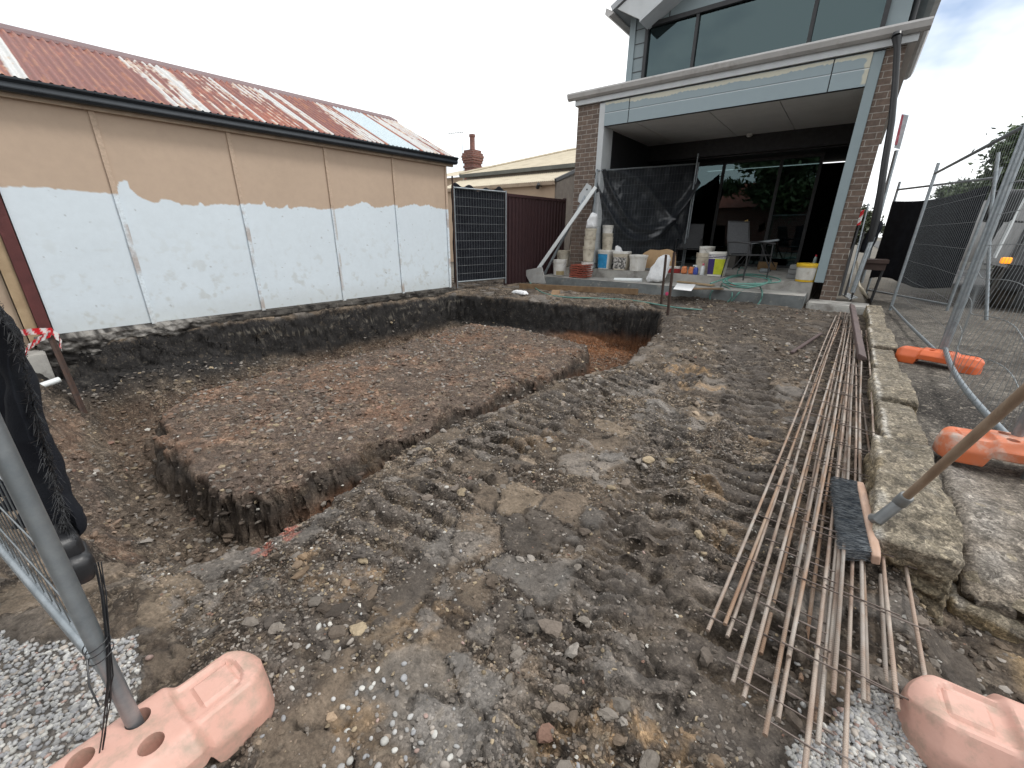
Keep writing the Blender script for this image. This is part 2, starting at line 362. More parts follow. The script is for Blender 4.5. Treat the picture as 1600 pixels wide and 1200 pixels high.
MT['black_plastic'] = mat('black_plastic', (.012,.013,.015), (.02,.02,.022), 8, .4, 0, .15, 40)
MT['dark'] = mat('dark_metal', (.025,.026,.028), (.04,.04,.042), 12, .5, .3, .1)
MT['white_plastic'] = mat('white_plastic', (.72,.71,.68), (.6,.58,.53), 7, .45, 0, .05, c3=(.38,.34,.28), s3=9, r3=(.58,.75))
MT['dirty_white'] = mat('dirty_cream_plastic', (.62,.57,.47), (.48,.43,.34), 7, .55, 0, .1, c3=(.25,.2,.15), s3=8, r3=(.52,.72))
MT['white_paint'] = mat('white_paint', (.75,.78,.78), (.68,.71,.71), 5, .5, 0, .03)
MT['white_fabric'] = mat('white_woven_fabric', (.74,.74,.74), (.62,.63,.64), 20, .85, 0, .4, 160, bd=.004)
MT['concrete'] = mat('concrete', (.38,.37,.34), (.27,.26,.245), 5, .88, 0, .4, 70, c3=(.17,.155,.14), s3=3.5, r3=(.52,.68))
MT['concrete_dark'] = mat('blue_grey_concrete', (.2,.215,.215), (.13,.14,.14), 4, .85, 0, .35, 60, c3=(.3,.29,.26), s3=6, r3=(.58,.66))
MT['fc'] = mat('blue_grey_paint', (.25,.31,.33), (.225,.28,.30), 3, .5, 0, .03)
MT['fcl'] = mat('light_grey_paint', (.50,.52,.53), (.44,.46,.47), 4, .5, 0, .04)
MT['timber'] = mat('brown_timber', (.25,.16,.085), (.16,.10,.055), 9, .8, 0, .3, 60, stretch=(1,1,1))
MT['rust_dark'] = mat('dark_rusty_steel', (.045,.032,.028), (.08,.045,.032), 25, .75, .2, .3, 90)
MT['green_hose'] = mat('green_hose', (.06,.17,.14), (.09,.22,.19), 6, .4, 0, 0)
# ================================================================== TERRAIN
def spacing(a, b, f):
    o = [a]
    while o[-1] < b: o.append(o[-1]+f(o[-1]))
    o[-1] = b; return np.array(o)
GX = spacing(-8.8, 3.6, lambda x: .0075 if -6.98 < x < -6.3 else .0105 if -2.4 < x < .7 else (.0105+min(.02, .006*(-2.4-x)) if x <= -2.4 else .05))
GY = spacing(-2.2, 10.2, lambda y: .04 if y < -.5 else (.010 if y < 2.0 else .0115 if 6.2 < y < 7.7 else .010+min(.018, .0045*(y-2.0))))
PIT = np.array([(-2.38,7.46),(-2.12,6.85),(-1.75,5.6),(-1.64,4.7),(-1.54,3.95),(-1.84,3.05),(-1.87,2.0),(-1.9,1.45),(-1.8,1.0),(-1.73,.7),(-1.74,.45),(-1.82,.24),
                (-2.2,-.06),(-3.0,-.2),(-4.2,-.2),(-5.4,-.1),(-6.95,.1),(-6.83,.7),(-6.6,6.1),(-6.45,6.35),(-5.68,6.5),(-4.3,6.8)])
NEAR = {11, 12, 13, 14, 15}                     # gently sloping edges of the pit
PLAT = np.array([(-5.05,.66),(-4.1,.56),(-3.1,.62),(-2.78,.84),(-2.72,1.3),(-2.70,2),(-2.73,3),(-2.65,4.3),(-2.72,5.5),(-3.0,5.95),(-3.9,6.15),(-4.9,6.2),(-5.7,6.0),(-5.5,3.85),(-5.55,2.5),(-5.6,1.7),(-5.45,1.1)])
def inside(P, x, y):
    r = np.zeros(x.shape, bool); n = len(P)
    for i in range(n):
        (x0, y0), (x1, y1) = P[i], P[(i+1) % n]
        c = ((y0 > y) != (y1 > y)) & (x < (x1-x0)*(y-y0)/((y1-y0) if y1 != y0 else 1e-9)+x0); r ^= c
    return r
def segd(a, b, x, y):
    dx, dy = b[0]-a[0], b[1]-a[1]; t = np.clip(((x-a[0])*dx+(y-a[1])*dy)/(dx*dx+dy*dy), 0, 1)
    return np.hypot(x-a[0]-t*dx, y-a[1]-t*dy), t
def polyd(P, x, y, which=None):
    r = np.full(x.shape, 99.)
    for i in range(len(P)):
        if which is None or i in which: r = np.minimum(r, segd(P[i], P[(i+1) % len(P)], x, y)[0])
    return r
def pathd(P, x, y):
    r = np.full(x.shape, 99.); s = np.zeros(x.shape); sd_ = np.zeros(x.shape); acc = 0
    for a, b in zip(P[:-1], P[1:]):
        d, t = segd(a, b, x, y); ln = math.hypot(b[0]-a[0], b[1]-a[1])
        cr = ((b[0]-a[0])*(y-a[1])-(b[1]-a[1])*(x-a[0]))/ln
        c = d < r; s = np.where(c, acc+t*ln, s); sd_ = np.where(c, cr, sd_); r = np.where(c, d, r); acc += ln
    return r, s, sd_
TRACKS = [([(-1.12,.25),(-1.33,.9),(-1.45,1.8),(-1.45,2.7),(-1.1,3.8)], .2),
          ([(-.02,.55),(-.25,1.1),(-.5,1.9),(-.75,2.9),(-.95,4.0)], .12),
          ([(-.02,1.0),(-.1,1.7),(-.2,2.6),(-.4,3.8),(-.7,5.2)], .19),
          ([(-.33,.45),(-.42,1.0),(-.55,1.7),(-.8,2.6)], .09)]
SMEAR = [((-.62,.50), (.26,.15), .4), ((-.2,.95), (.18,.14), .8), ((-.85,1.9), (.22,.14), .9), ((-.8,2.9), (.16,.22), .3), ((-.6,3.7), (.3,.2), .2), ((-.08,1.35), (.14,.12), .5), ((-1.02,.95), (.16,.1), .8), ((-1.2,3.3), (.25,.3), .1), ((-.42,1.12),(.2,.12),.6)]
OCHRE = [((-.95,4.0), (.28,.16), .5, 1.0), ((-.72,3.65), (.2,.1), .2, .8), ((-.16,.73), (.10,.1), .3, .9), ((-.02,.78), (.08,.09), .3, .8), ((-.25,.62), (.12,.07), .6, .7), ((-1.25,.55), (.25,.12), .4, .45), ((-.1,1.75), (.12,.1), .4, .5), ((-.28,2.0), (.1,.06), 0, .6), ((-.9,.6), (.2,.1), .7, .4),((-.15,2.9),(.1,.08),.2,.6),((-.75,.33),(.1,.06),.2,.6),((-1.3,1.9),(.2,.12),.9,.35),((-3.3,1.2),(.4,.3),.3,.35),((-2.9,1.7),(.25,.2),.3,.4)]
def blobs(B, x, y, k=0):
    r = np.zeros(x.shape)
    for b in B:
        (cx, cy), (sx, sy), a = b[:3]; ca, sa = math.cos(a), math.sin(a)
        u = ((x-cx)*ca+(y-cy)*sa)/sx; v = (-(x-cx)*sa+(y-cy)*ca)/sy
        q = u*u+v*v+.9*fbm(x*7, y*7, 31+k, 5, .62)+.3*fbm(x*34, y*34, 32+k, 3)
        r = np.maximum(r, sm(1.2, .55, q)*(b[3] if len(b) > 3 else 1))
    return r
def terrain(x, y):
    wob = .035*fbm(x*5, y*5, 1, 4)+.022*fbm(x*19, y*19, 2, 3)
    # ------ pit
    ins = inside(PIT, x, y); ds = polyd(PIT, x, y, set(range(len(PIT)))-NEAR); dn = polyd(PIT, x, y, NEAR)
    sgn = np.where(ins, 1, -1); dedge = np.minimum(ds, dn)
    d1 = np.where(ins, ds, -ds)+wob; d2 = np.where(ins, dn, -np.minimum(ds, dn))+wob*1.6
    wr = .13+.05*fbm(x*3, y*3, 5)
    shed = sm(-6.1, -6.5, x)
    wr = np.where(x < -6, .15, wr)
    a1 = sm(0, 1, np.clip(d1/wr, 0, 1)); a2 = np.clip(d2/.62, 0, 1)**.8
    a = np.where(ins | (dedge < .08), np.minimum(a1, a2), 0)
    floor = -.86+.05*fbm(x*2, y*2, 9)
    led = sm(-6.15, -6.75, x+.12*fbm(x*3, y*3, 14))*(.40-.25*sm(1.2, 3.6, y))*sm(.25, .6, y)
    led += .22*sm(-5.9, -6.3, x)*sm(2.4, 1.0, y)*sm(.5, .9, y)
    far = polyd(PIT, x, y, {19, 20, 21}); led += .3*sm(.45, .05, far)*sm(-3.0, -3.5, x)
    floor = floor+np.clip(led, 0, .45)
    dp = polyd(PLAT, x, y); ip = inside(PLAT, x, y)
    dpl = np.where(ip, dp, -dp)+.07*fbm(x*4, y*4, 21, 4)+.07*fbm(x*12, y*12, 22, 4, .6)
    wp = .07+.16*sm(-.1, .5, fbm(x*2.3, y*2.3, 24))
    ap = np.clip((dpl+.03)/wp, 0, 1)**.7
    ptop = -.46+.05*fbm(x*1.3, y*1.3, 23)-.05*sm(.35, 0, dpl)
    pz = np.maximum(floor, floor*(1-ap)+ptop*ap)
    base = .035*fbm(x*.9, y*.9, 3)+.02*fbm(x*3.1, y*3.1, 4)
    flat = sm(-8.6, -7.2, x)*sm(3.4, 1.2, x)*sm(10.1, 9.3, y)*sm(-2.2, -1.2, y)
    nearR = sm(.42, .62, x)*sm(2.5, 2.0, y)
    base = base*flat-.16*nearR
    lip = -.05*sm(.22, 0, np.where(ins, 0, dedge))
    z = (base+lip)*(1-a)+pz*a
    # ------ surface roughness
    smear = blobs(SMEAR, x, y)*(1-a)
    gl1 = inside(np.array([(-9,-2.5),(-9,-.5),(-2.6,-.32),(-1.85,-.22),(-1.57,.0),(-1.33,-.02),(-1.2,-.3),(-1.0,.02),(-.79,.14),(-.62,.22),(-.5,.36),(-.35,.3),(.2,-.2),(.2,-2.5)]), x+.06*fbm(x*8, y*8, 41), y+.06*fbm(x*8, y*8, 42))
    gl2 = inside(np.array([(.16,.9),(.3,1.25),(.37,1.33),(.42,1.30),(.62,1.1),(1.2,.9),(1.2,-1),(.2,-1)]), x+.05*fbm(x*9, y*9, 43), y+.05*fbm(x*9, y*9, 44))
    grav = (gl1 | gl2).astype(float)*(1-a)
    # compacted plates of clay with jagged, cracked rims
    wx = x+.07*fbm(x*4, y*4, 130, 4)+.022*fbm(x*21, y*21, 131, 3); wy = y+.07*fbm(x*4, y*4, 132, 4)+.022*fbm(x*21, y*21, 133, 3)
    pk1, pk2, pid = worley(wx*4.2, wy*5.2, 140); qk1, qk2, qid = worley(wx*10.5, wy*12, 145)
    cmp_ = fbm(x*1.1, y*1.1, 134, 4, .6)+1.1*smear
    e1 = pk2-pk1; e2 = qk2-qk1
    pl1 = sm(.0, .12, cmp_+pid*1.1-.72)*sm(.02, .09, e1); pl2 = sm(.0, .12, .6*cmp_+qid-.66)*sm(.03, .14, e2)
    plate = np.maximum(pl1, .85*pl2)*(1-sm(0, .1, a))*(1-grav)*sm(9.4, 8.6, y)
    crack = np.maximum(sm(.07, .015, e1)*sm(0, .2, cmp_+pid*1.1-.75), sm(.09, .02, e2)*sm(0, .2, .6*cmp_+qid-.7)*.7)*(1-sm(0, .1, a))*(1-grav)
    plid = np.where(pl1 > .5, pid, qid)
    rgh = (1-.82*plate)*(1-.7*grav)
    cl = sm(-.15, .35, fbm(x*2.2, y*2.2, 51)+.25)
    f1, f2, cid = worley(x*13+.4*fbm(x*9, y*9, 60), y*13+.4*fbm(x*9, y*9, 61), 70)
    lump1 = np.clip(1-f1*1.25, 0, 1)**.6*(cid**1.5)
    g1, g2, gid = worley(x*34, y*34, 80); lump2 = np.clip(1-g1*1.2, 0, 1)**.6*gid
    k1, k2, kid = worley(x*5.5, y*5.5, 90); lump3 = sm(0, .12, k2-k1)*kid
    z = z+rgh*((.034*lump1*cl+.014*lump2+.02*lump3*cl*(1-.6*a))+.022*fbm(x*7, y*7, 55, 5, .6)+.009*fbm(x*48, y*48, 56, 3))
    z = z+plate*(.004*fbm(x*20, y*20, 57)+.010+.018*((plid*7.3) % 1))-.012*crack
    # chunky broken faces on steep sides
    steep = np.clip(4*a1*(1-a1), 0, 1)*ins+np.clip(4*ap*(1-ap), 0, 1)*a
    st = fbm(x*6, y*6+z*20, 58); z = z+steep*.07*st
    trk = np.zeros(x.shape)
    for P, hw in TRACKS:
        d, s, side = pathd(P, x, y); q = sm(hw+.04, hw-.03, d+.05*fbm(x*7, y*7, 62))*(1-a)
        msk = q*sm(-.35, .1, fbm(x*2.6, y*2.6, 63)+.28)
        per = .125 if hw > .1 else .055
        ph = (s+1.1*side*side+.035*fbm(x*5, y*5, 65, 4))/per; tri = np.abs(ph % 1-.5)*2
        lug = sm(.25, .6, tri)
        lf_ = sm(.3, .7, s+(P[0][0] > -.5)*.5); z = z+msk*((.052 if hw > .1 else .03)*(lug-.6))*(.65+.6*sm(-.3, .4, fbm(x*3.4, y*3.4, 67)))*lf_-.035*q*sm(hw, 0, d)*lf_
        z = z+.03*sm(.05, 0, np.abs(d-hw-.02))*(1-a)*(.5+fbm(x*5, y*5, 66))
        trk = np.maximum(trk, msk*lug); plate = plate*(1-.75*msk)
    # ------ colour of the earth itself
    n1 = fbm(x*1.7, y*1.7, 100, 5, .6); n2 = fbm(x*6, y*6, 101, 5, .65); n3 = fbm(x*23, y*23, 102, 4, .7)
    def mixc(c, t, k): return c*(1-t[:, None])+np.array(k)*t[:, None]
    c = np.tile(np.array([.066, .051, .039]), (len(x), 1))
    c = mixc(c, sm(-.1, .5, n2+.5*n1), (.138, .106, .077))
    c = mixc(c, sm(.1, .55, -n2+.4*n3), (.045, .037, .031))
    c = mixc(c, sm(.15, .6, n3+.3*n1)*.6, (.205, .168, .132))
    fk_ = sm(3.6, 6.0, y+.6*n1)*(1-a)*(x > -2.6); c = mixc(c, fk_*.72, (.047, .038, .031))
    c = mixc(c, trk*.6, (.095, .083, .074))
    far_p = inside(PLAT, x, y).astype(float)*a
    pl = a*sm(-.62, -.5, z)*sm(-6.0, -5.6, x)
    c = mixc(c, pl*.75, (.105, .076, .06)); c = mixc(c, pl*sm(-.15, .4, n1+.5*n2)*.65, (.17, .095, .06)); c = mixc(c, pl*sm(.1, .6, n3+.5*n2)*.45, (.22, .16, .115))
    wallm = a*steep
    W3 = np.stack([x, y, z], 1); st_ = np.where((ins | (dedge < .1)) & (a > .01))[0]; w3 = n2.copy(); w3b = n1.copy()
    w3[st_] = fbm3(W3[st_]*np.array([6, 6, 9.]), 501, 5, .62); w3b[st_] = fbm3(W3[st_]*np.array([1.7, 1.7, 5.]), 502, 4, .6)
    wc = np.tile(np.array([.040, .033, .028]), (len(x), 1)); wc = mixc(wc, sm(-.1, .45, w3), (.085, .068, .054)); wc = mixc(wc, sm(.1, .5, -w3+.3*w3b), (.018, .016, .015))
    k_ = np.clip(wallm*1.2+sm(.02, .12, a)*sm(.5, .2, a), 0, 1)[:, None]; c = c*(1-k_)+wc*k_
    deep = a*sm(-.60, -.76, z+.09*w3)
    c = mixc(c, deep*sm(.6, 1.3, y)*sm(-4.5, -3.2, x+.5*w3b)*.75, (.13, .062, .032)); c = mixc(c, deep*(1-sm(.6, 1.3, y))*.6, (.085, .064, .048))
    c = mixc(c, deep*sm(-4.2, -5.2, x)*.45, (.09, .055, .036))
    blackw = sm(.62, .3, np.where(ins, ds, 0.0)+.08*w3)*sm(0, .06, a)*(x < -5.7)+sm(.42, .2, far+.05*w3)*sm(0, .06, a)*(y > 5.8)
    bk_ = np.clip(blackw, 0, 1)*sm(-.74, -.56, z+.09*w3+.05*w3b)
    bc_ = np.tile(np.array([.020, .0185, .018]), (len(x), 1)); bc_ = mixc(bc_, sm(.1, .6, w3)*.6, (.036, .032, .029)); bc_ = mixc(bc_, sm(.28, .55, w3-.3*w3b)*.35, (.13, .12, .105))
    # thin pale mortar lines left on the buried brickwork under the shed
    crs_ = np.minimum(np.abs(z+.17+.012*w3b), np.abs(z+.30+.012*w3b)); mo = sm(.011, .004, crs_)*sm(-.05, .3, fbm(y*3.1, z*0+np.round(z*7), 503, 4)+.1)*(x < -6.3)*sm(1.2, 2, y)
    bc_ = mixc(bc_, mo*.45, (.30, .27, .22)); c = c*(1-bk_[:, None])+bc_*bk_[:, None]
    farred = sm(.75, .25, far+.1*w3)*a*sm(-.5, -.64, z+.08*w3)*sm(-4.6, -3.4, x); c = mixc(c, np.clip(farred, 0, 1)*.9, (.15, .064, .028)); c = mixc(c, np.clip(farred, 0, 1)*sm(.1, .5, w3)*.6, (.24, .12, .055))
    ph_ = (plid*13.7) % 1; pc_ = np.where(ph_[:, None] < .38, np.array([.155, .14, .126]), np.where(ph_[:, None] < .62, np.array([.14, .108, .080]), np.where(ph_[:, None] < .78, np.array([.20, .155, .112]), np.array([.085, .072, .061]))))*(.85+.3*((plid*5.1) % 1))[:, None]*(1+.2*n2[:, None])
    k_ = (plate*.72*(1-.6*fk_))[:, None]; c = c*(1-k_)+pc_*k_; c = mixc(c, crack*.75, (.022, .018, .015)); c = mixc(c, plate*smear*.5, (.185, .17, .155))
    oc = blobs(OCHRE, x, y, 5)*(1-a*.6); c = mixc(c, oc*.6*sm(-.25, .35, n3+.6*n2), (.31, .195, .095))
    for (px, py, r) in ((447,823,.045),(455,838,.03),(410,848,.035),(415,858,.03),(470,800,.03)):
        p = at(px, py, z=0); q = sm(1, .4, np.hypot((x-p.x)/r, (y-p.y)/r/1.4)+.7*n3); c = mixc(c, q*.6, (.42, .15, .11))
    c = mixc(c, grav*.6, (.16, .15, .14))
    c = mixc(c, sm(.45, .6, x)*sm(2.4, 2.0, y)*sm(.35, .6, n1+.8*n2)*.5, (.35, .24, .12))
    c = np.clip(c*(1+.22*n3[:, None]), .006, .8)
    chip = np.clip(.30+.75*sm(-.25, .35, fbm(x*1.9, y*1.9, 120, 5, .62)+.25*n2), 0, 1); chip = chip*(1-.72*plate)*(1-.4*trk)
    chip = chip*(1-a)+a*np.clip(.75+.5*n2, .35, 1); chip = np.where(y < .9, chip*(1-.4*a), chip); chip = chip*(1-.75*np.clip(bk_+wallm, 0, 1)); chip = chip*(1-.35*pl)*(1-.5*fk_)
    c = np.concatenate([c, chip[:, None]], 1)
    rough = .9-.1*smear*sm(-.2, .3, n2)-.12*sm(3, 5, y)*(1-a)*sm(0, .4, n1)
    return z, c, rough, a, smear, grav, plate
xx, yy = np.meshgrid(GX, GY, indexing='ij'); X, Y = xx.ravel(), yy.ravel()
tz, tcol, trg, tpit, tsm, tgr, tpl = terrain(X, Y)
HZ = tz.reshape(xx.shape)
MT['soil'] = soil_mat('excavated_soil', [(19, .010, .72, 1.5, .05, (.20,.155,.11)), (52, .009, .6, 1.8, .06, (.30,.25,.19)), (140, .004, .6, 1.9, .05, (.36,.31,.25))])
P3 = np.stack([X, Y, tz], 1); gsl = np.hypot(*np.gradient(HZ, GX, GY)).ravel(); si = np.where(gsl > .9)[0]
amp_ = np.clip((gsl[si]-.9)/2.5, 0, 1)*.045; Q3 = P3[si]*np.array([7, 7, 10.])
for k_ in (0, 1): P3[si, k_] += amp_*(fbm3(Q3, 511+k_*7, 5, .62)*1.5)
X2, Y2 = P3[:, 0], P3[:, 1]
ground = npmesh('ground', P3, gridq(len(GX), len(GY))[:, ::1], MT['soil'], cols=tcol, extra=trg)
tag(ground, kind='structure')
# crisp sunken edge is real geometry; flip check below keeps normals up
def interp(A, x, y):
    ix = np.clip(np.searchsorted(GX, x)-1, 0, len(GX)-2); iy = np.clip(np.searchsorted(GY, y)-1, 0, len(GY)-2)
    fx = (x-GX[ix])/(GX[ix+1]-GX[ix]); fy = (y-GY[iy])/(GY[iy+1]-GY[iy])
    return (A[ix, iy]*(1-fx)+A[ix+1, iy]*fx)*(1-fy)+(A[ix, iy+1]*(1-fx)+A[ix+1, iy+1]*fx)*fy
def hz(x, y): return float(interp(HZ, np.array([x]), np.array([y]))[0])
CG = tcol[:, :3].reshape(*xx.shape, 3); GR = tgr.reshape(xx.shape); SMG = tsm.reshape(xx.shape); PLG = tpl.reshape(xx.shape); PG = tpit.reshape(xx.shape)
# ---------- loose rubble and gravel
def ico(sub, jit, seed, smooth=False):
    bm = bmesh.new(); bmesh.ops.create_icosphere(bm, subdivisions=sub, radius=1)
    V = np.array([v.co[:] for v in bm.verts]); Q = np.array([[v.index for v in f.verts] for f in bm.faces]); bm.free()
    if jit: V = V*(1+jit*vn3(V*1.3+seed*7.7, seed))[:, None]*(1+.5*jit*vn3(V*3.1+seed*3.3, seed+50))[:, None]
    return V, Q
def scatter(name, x, y, r, sub, jit, cols, mtl, flat=(.3, .75), sink=.25, smooth=False, kind='stuff'):
    n = len(x); z = interp(HZ, x, y); var = [ico(sub, jit, k) for k in range(10)]
    Vs, Qs, Cs = [], [], []; off = 0; pick = rng.integers(0, 10, n)
    for k in range(10):
        id_ = np.where(pick == k)[0]
        if not len(id_): continue
        V, Q = var[k]; m = len(id_); a = rng.uniform(0, 6.28, m); ca, sa = np.cos(a), np.sin(a)
        s = np.stack([r[id_]*rng.uniform(.8, 1.35, m), r[id_]*rng.uniform(.65, 1.0, m), r[id_]*rng.uniform(*flat, m)], 1)
        P = V[None]*s[:, None]; tx = rng.normal(0, .3, m); cx_, sx_ = np.cos(tx), np.sin(tx)
        yz = P[..., 1]*cx_[:, None]-P[..., 2]*sx_[:, None]; zz = P[..., 1]*sx_[:, None]+P[..., 2]*cx_[:, None]
        px = P[..., 0]*ca[:, None]-yz*sa[:, None]; py = P[..., 0]*sa[:, None]+yz*ca[:, None]
        W = np.stack([px+x[id_][:, None], py+y[id_][:, None], zz+(z[id_]+s[:, 2]*(1-2*sink)*.6)[:, None]], 2).reshape(-1, 3)
        q = (Q[None]+(np.arange(m)*len(V))[:, None, None]+off).reshape(-1, 3)
        off += m*len(V); Vs.append(W); Qs.append(q); Cs.append(np.repeat(cols[id_], len(V), 0))
    o = npmesh(name, np.concatenate(Vs), np.concatenate(Qs), mtl, smooth=smooth, cols=np.concatenate(Cs))
    return tag(o, kind=kind)
MT['rubble'] = attr_mat('rubble', .92, .3, 60., 300., .5, .006, False, .3, 90.)
MT['pebble'] = attr_mat('pebble', .7, .15, 60., 300., .1, .002, False, .4, 120.)
def palette(x, y, n):
    c = np.stack([interp(CG[..., k], x, y) for k in range(3)], 1)*rng.uniform(.7, 2.0, (n, 1))
    t = rng.random(n)
    def put(msk, k): c[msk] = np.array(k)*rng.uniform(.7, 1.3, (msk.sum(), 1))
    put(t < .06, (.27, .215, .145)); put((t > .06) & (t < .16), (.25, .225, .2)); put((t > .16) & (t < .172), (.46, .44, .40)); put((t > .18) & (t < .188), (.20, .12, .09)); put((t > .19) & (t < .42), (.16, .14, .12))
    return np.clip(c, .01, .7)
def sample(n, x0, x1, y0, y1, pw=1.0, cond=None):
    x = rng.uniform(x0, x1, n); y = y0+(y1-y0)*rng.random(n)**pw
    keep = rng.random(n) < (.25+.9*np.clip(fbm(x*2.2, y*2.2, 51)+.25+.6*fbm(x*6, y*6, 150), 0, 1))
    if cond is not None: keep &= cond(x, y)
    return x[keep], y[keep]
nogr = lambda x, y: (interp(GR, x, y) < .5) & (rng.random(len(x)) > .8*interp(PLG, x, y))
def rub(name, n, box, rmin, rmax, sub, jit, pw=1., cond=nogr, e=2.2):
    x, y = sample(n, *box, pw, cond); r = rmin+(rmax-rmin)*rng.random(len(x))**(e*1.6)
    return scatter(name, x, y, r, sub, jit, palette(x, y, len(x)), MT['rubble'])
rub('soil_crumbs', 90000, (-2.0, .55, .1, 3.4), .0022, .0085, 1, .42, 1.35, e=1.3)
rub('soil_clods', 4200, (-2.0, .5, .2, 5.5), .007, .030, 2, .5, 1.2, e=2.6)
rub('pit_rubble', 42000, (-6.6, -1.9, .0, 6.6), .005, .030, 1, .42, 1.0, lambda x, y: interp(PG, x, y) > .3, 2.0)
rub('far_rubble', 9000, (-2.2, .4, 3.0, 9.0), .005, .03, 1, .42, 1.0, e=2.4)
rub('bank_rubble', 6000, (.42, 1.4, .9, 2.2), .004, .022, 1, .35, 1.0)
def pebbles(name, n, box, cond=None, dens=1):
    x = rng.uniform(box[0], box[1], n); y = rng.uniform(box[2], box[3], n); k = interp(GR, x, y) > .5
    if cond is not None: k = cond(x, y, k)
    x, y = x[k], y[k]; m = len(x); r = rng.uniform(.0044, .0086, m)*np.where(rng.random(m) < .1, 1.35, 1)
    t = rng.random(m)[:, None]; c = np.where(t < .42, (.36, .355, .345), np.where(t < .66, (.27, .27, .275), np.where(t < .84, (.46, .45, .42), np.where(t < .95, (.36, .32, .28), (.31, .22, .19)))))*rng.uniform(.75, 1.25, (m, 1))
    return scatter(name, x, y, r, 2 if name[0] == 's' else 1, .18, c, MT['pebble'], (.5, .8), .1, True)
pebbles('gravel', 62000, (-3.4, .2, -.9, .4))
pebbles('gravel', 18000, (.1, 1.0, .6, 1.4))
stray = lambda x, y, k: (~k) & (rng.random(len(x)) < .55*np.exp(-((x+.62)/.35)**2-((y-.32)/.13)**2)+.35*np.exp(-((x-.3)/.15)**2-((y-1.15)/.2)**2)+.006)
pebbles('stray_gravel', 5000, (-1.5, .5, .0, 1.4), stray)
# ---------- ground beyond the dig, to the horizon
MT['asphalt'] = mat('asphalt', (.06,.06,.06), (.04,.04,.041), 3, .9, 0, .5, 90, c3=(.10,.097,.09), s3=1.2, r3=(.5,.7))
MT['earth'] = mat('plain_earth', (.09,.08,.065), (.13,.115,.09), 1.5, .95, 0, .5, 20)
g = MB()
for (a, b, c_, d_) in ((-300,-8.7,-300,300),(3.5,300,-300,300),(-8.7,3.5,-300,-2.1),(-8.7,3.5,10.1,300)):
    g.add([(a,c_,-.02),(b,c_,-.02),(b,d_,-.02),(a,d_,-.02)], [(0,1,2,3)])
tag(g.build('surrounding_ground', MT['earth'], local=True), kind='structure')
# old footpath behind the sandstone edging and the road beyond it
nu, nv = 60, 220
u = np.linspace(.58, 2.6, nu); v = np.linspace(2.55, 13., nv); pu, pv = np.meshgrid(u, v, indexing='ij'); pu, pv = pu.ravel(), pv.ravel()
pz = .075+.02*fbm(pu*1.5, pv*1.5, 200)+.006*fbm(pu*9, pv*9, 201)
pn = fbm(pu*1.2, pv*1.2, 203, 5, .6); pm = fbm(pu*7, pv*7, 204, 5, .7)
pc = np.tile(np.array([.095, .084, .071]), (len(pu), 1)); t = sm(-.1, .3, pn+.5*pm)[:, None]*.85; pc = pc*(1-t)+np.array([.045, .038, .032])*t
t = sm(.2, .5, pm)[:, None]*.5; pc = pc*(1-t)+np.array([.22, .2, .175])*t
t = (sm(.9, .5, np.hypot((pu-.95)/.45, (pv-4.1)/.7)+.5*pm))[:, None]*.75; pc = pc*(1-t)+np.array([.035, .03, .026])*t
MT['path'] = soil_mat('worn_path', [(40, .004, .7, 1.4, .04, (.25,.22,.18)), (130, .003, .7, 1.6, .05, (.3,.27,.23))], False, .7)
tag(npmesh('path', np.stack([pu, pv, pz], 1), gridq(nu, nv), MT['path'], cols=pc), kind='structure')
g = MB(); g.add([(2.5,-40,.02),(16,-40,.02),(16,120,.02),(2.5,120,.02)], [(0,1,2,3)]); tag(g.build('road', MT['asphalt'], local=True), kind='structure')
# ================================================================== OLD SHED
SA = np.array([-6.69, 6.46]); SB = np.array([-6.97, .53]); SD = (SA-SB)/np.linalg.norm(SA-SB); SNm = np.array([SD[1], -SD[0]])
def S(s, off, z): p = SA-SD*s+SNm*off; return Vector((p[0], p[1], z))
def Sarr(s, off, z): return np.stack([SA[0]-SD[0]*s+SNm[0]*off, SA[1]-SD[1]*s+SNm[1]*off, z+0*s], 1)
shed = thing('shed', 'old fibro shed with half painted cream and white wall under a rusty corrugated roof', 'shed', S(3, -1.8, 0))
def onwall(px, py):
    v = RM @ np.array([px-800., py-600., F]); n = np.array([SNm[0], SNm[1], 0]); a = np.array([SA[0], SA[1], 0.])
    t = n@(a-[0,0,CZ])/(n@v); p = v*t+[0,0,CZ]; return -(p[:2]-SA)@SD, p[2]
pl = [(0,293),(40,291),(70,293),(100,297),(150,301),(182,303),(186,283),(199,283),(204,296),(215,306),(246,318),(252,311),(262,312),(285,320),(310,321),(312,316),(322,322),(345,318),(372,321),(380,320),(391,318),(408,321),(412,315),(418,323),(440,326),(449,320),(452,327),(470,322),(500,327),(514,327),(520,327),(535,325),(542,321),(549,322),(566,315),(571,316),(585,325),(608,322),(617,320),(622,325),(632,322),(648,319),(655,322),(668,320),(680,325),(697,327)]
pz_ = [onwall(*p) for p in pl]; ps = np.array([p[0] for p in pz_])[::-1]; pzz = np.array([p[1] for p in pz_])[::-1]
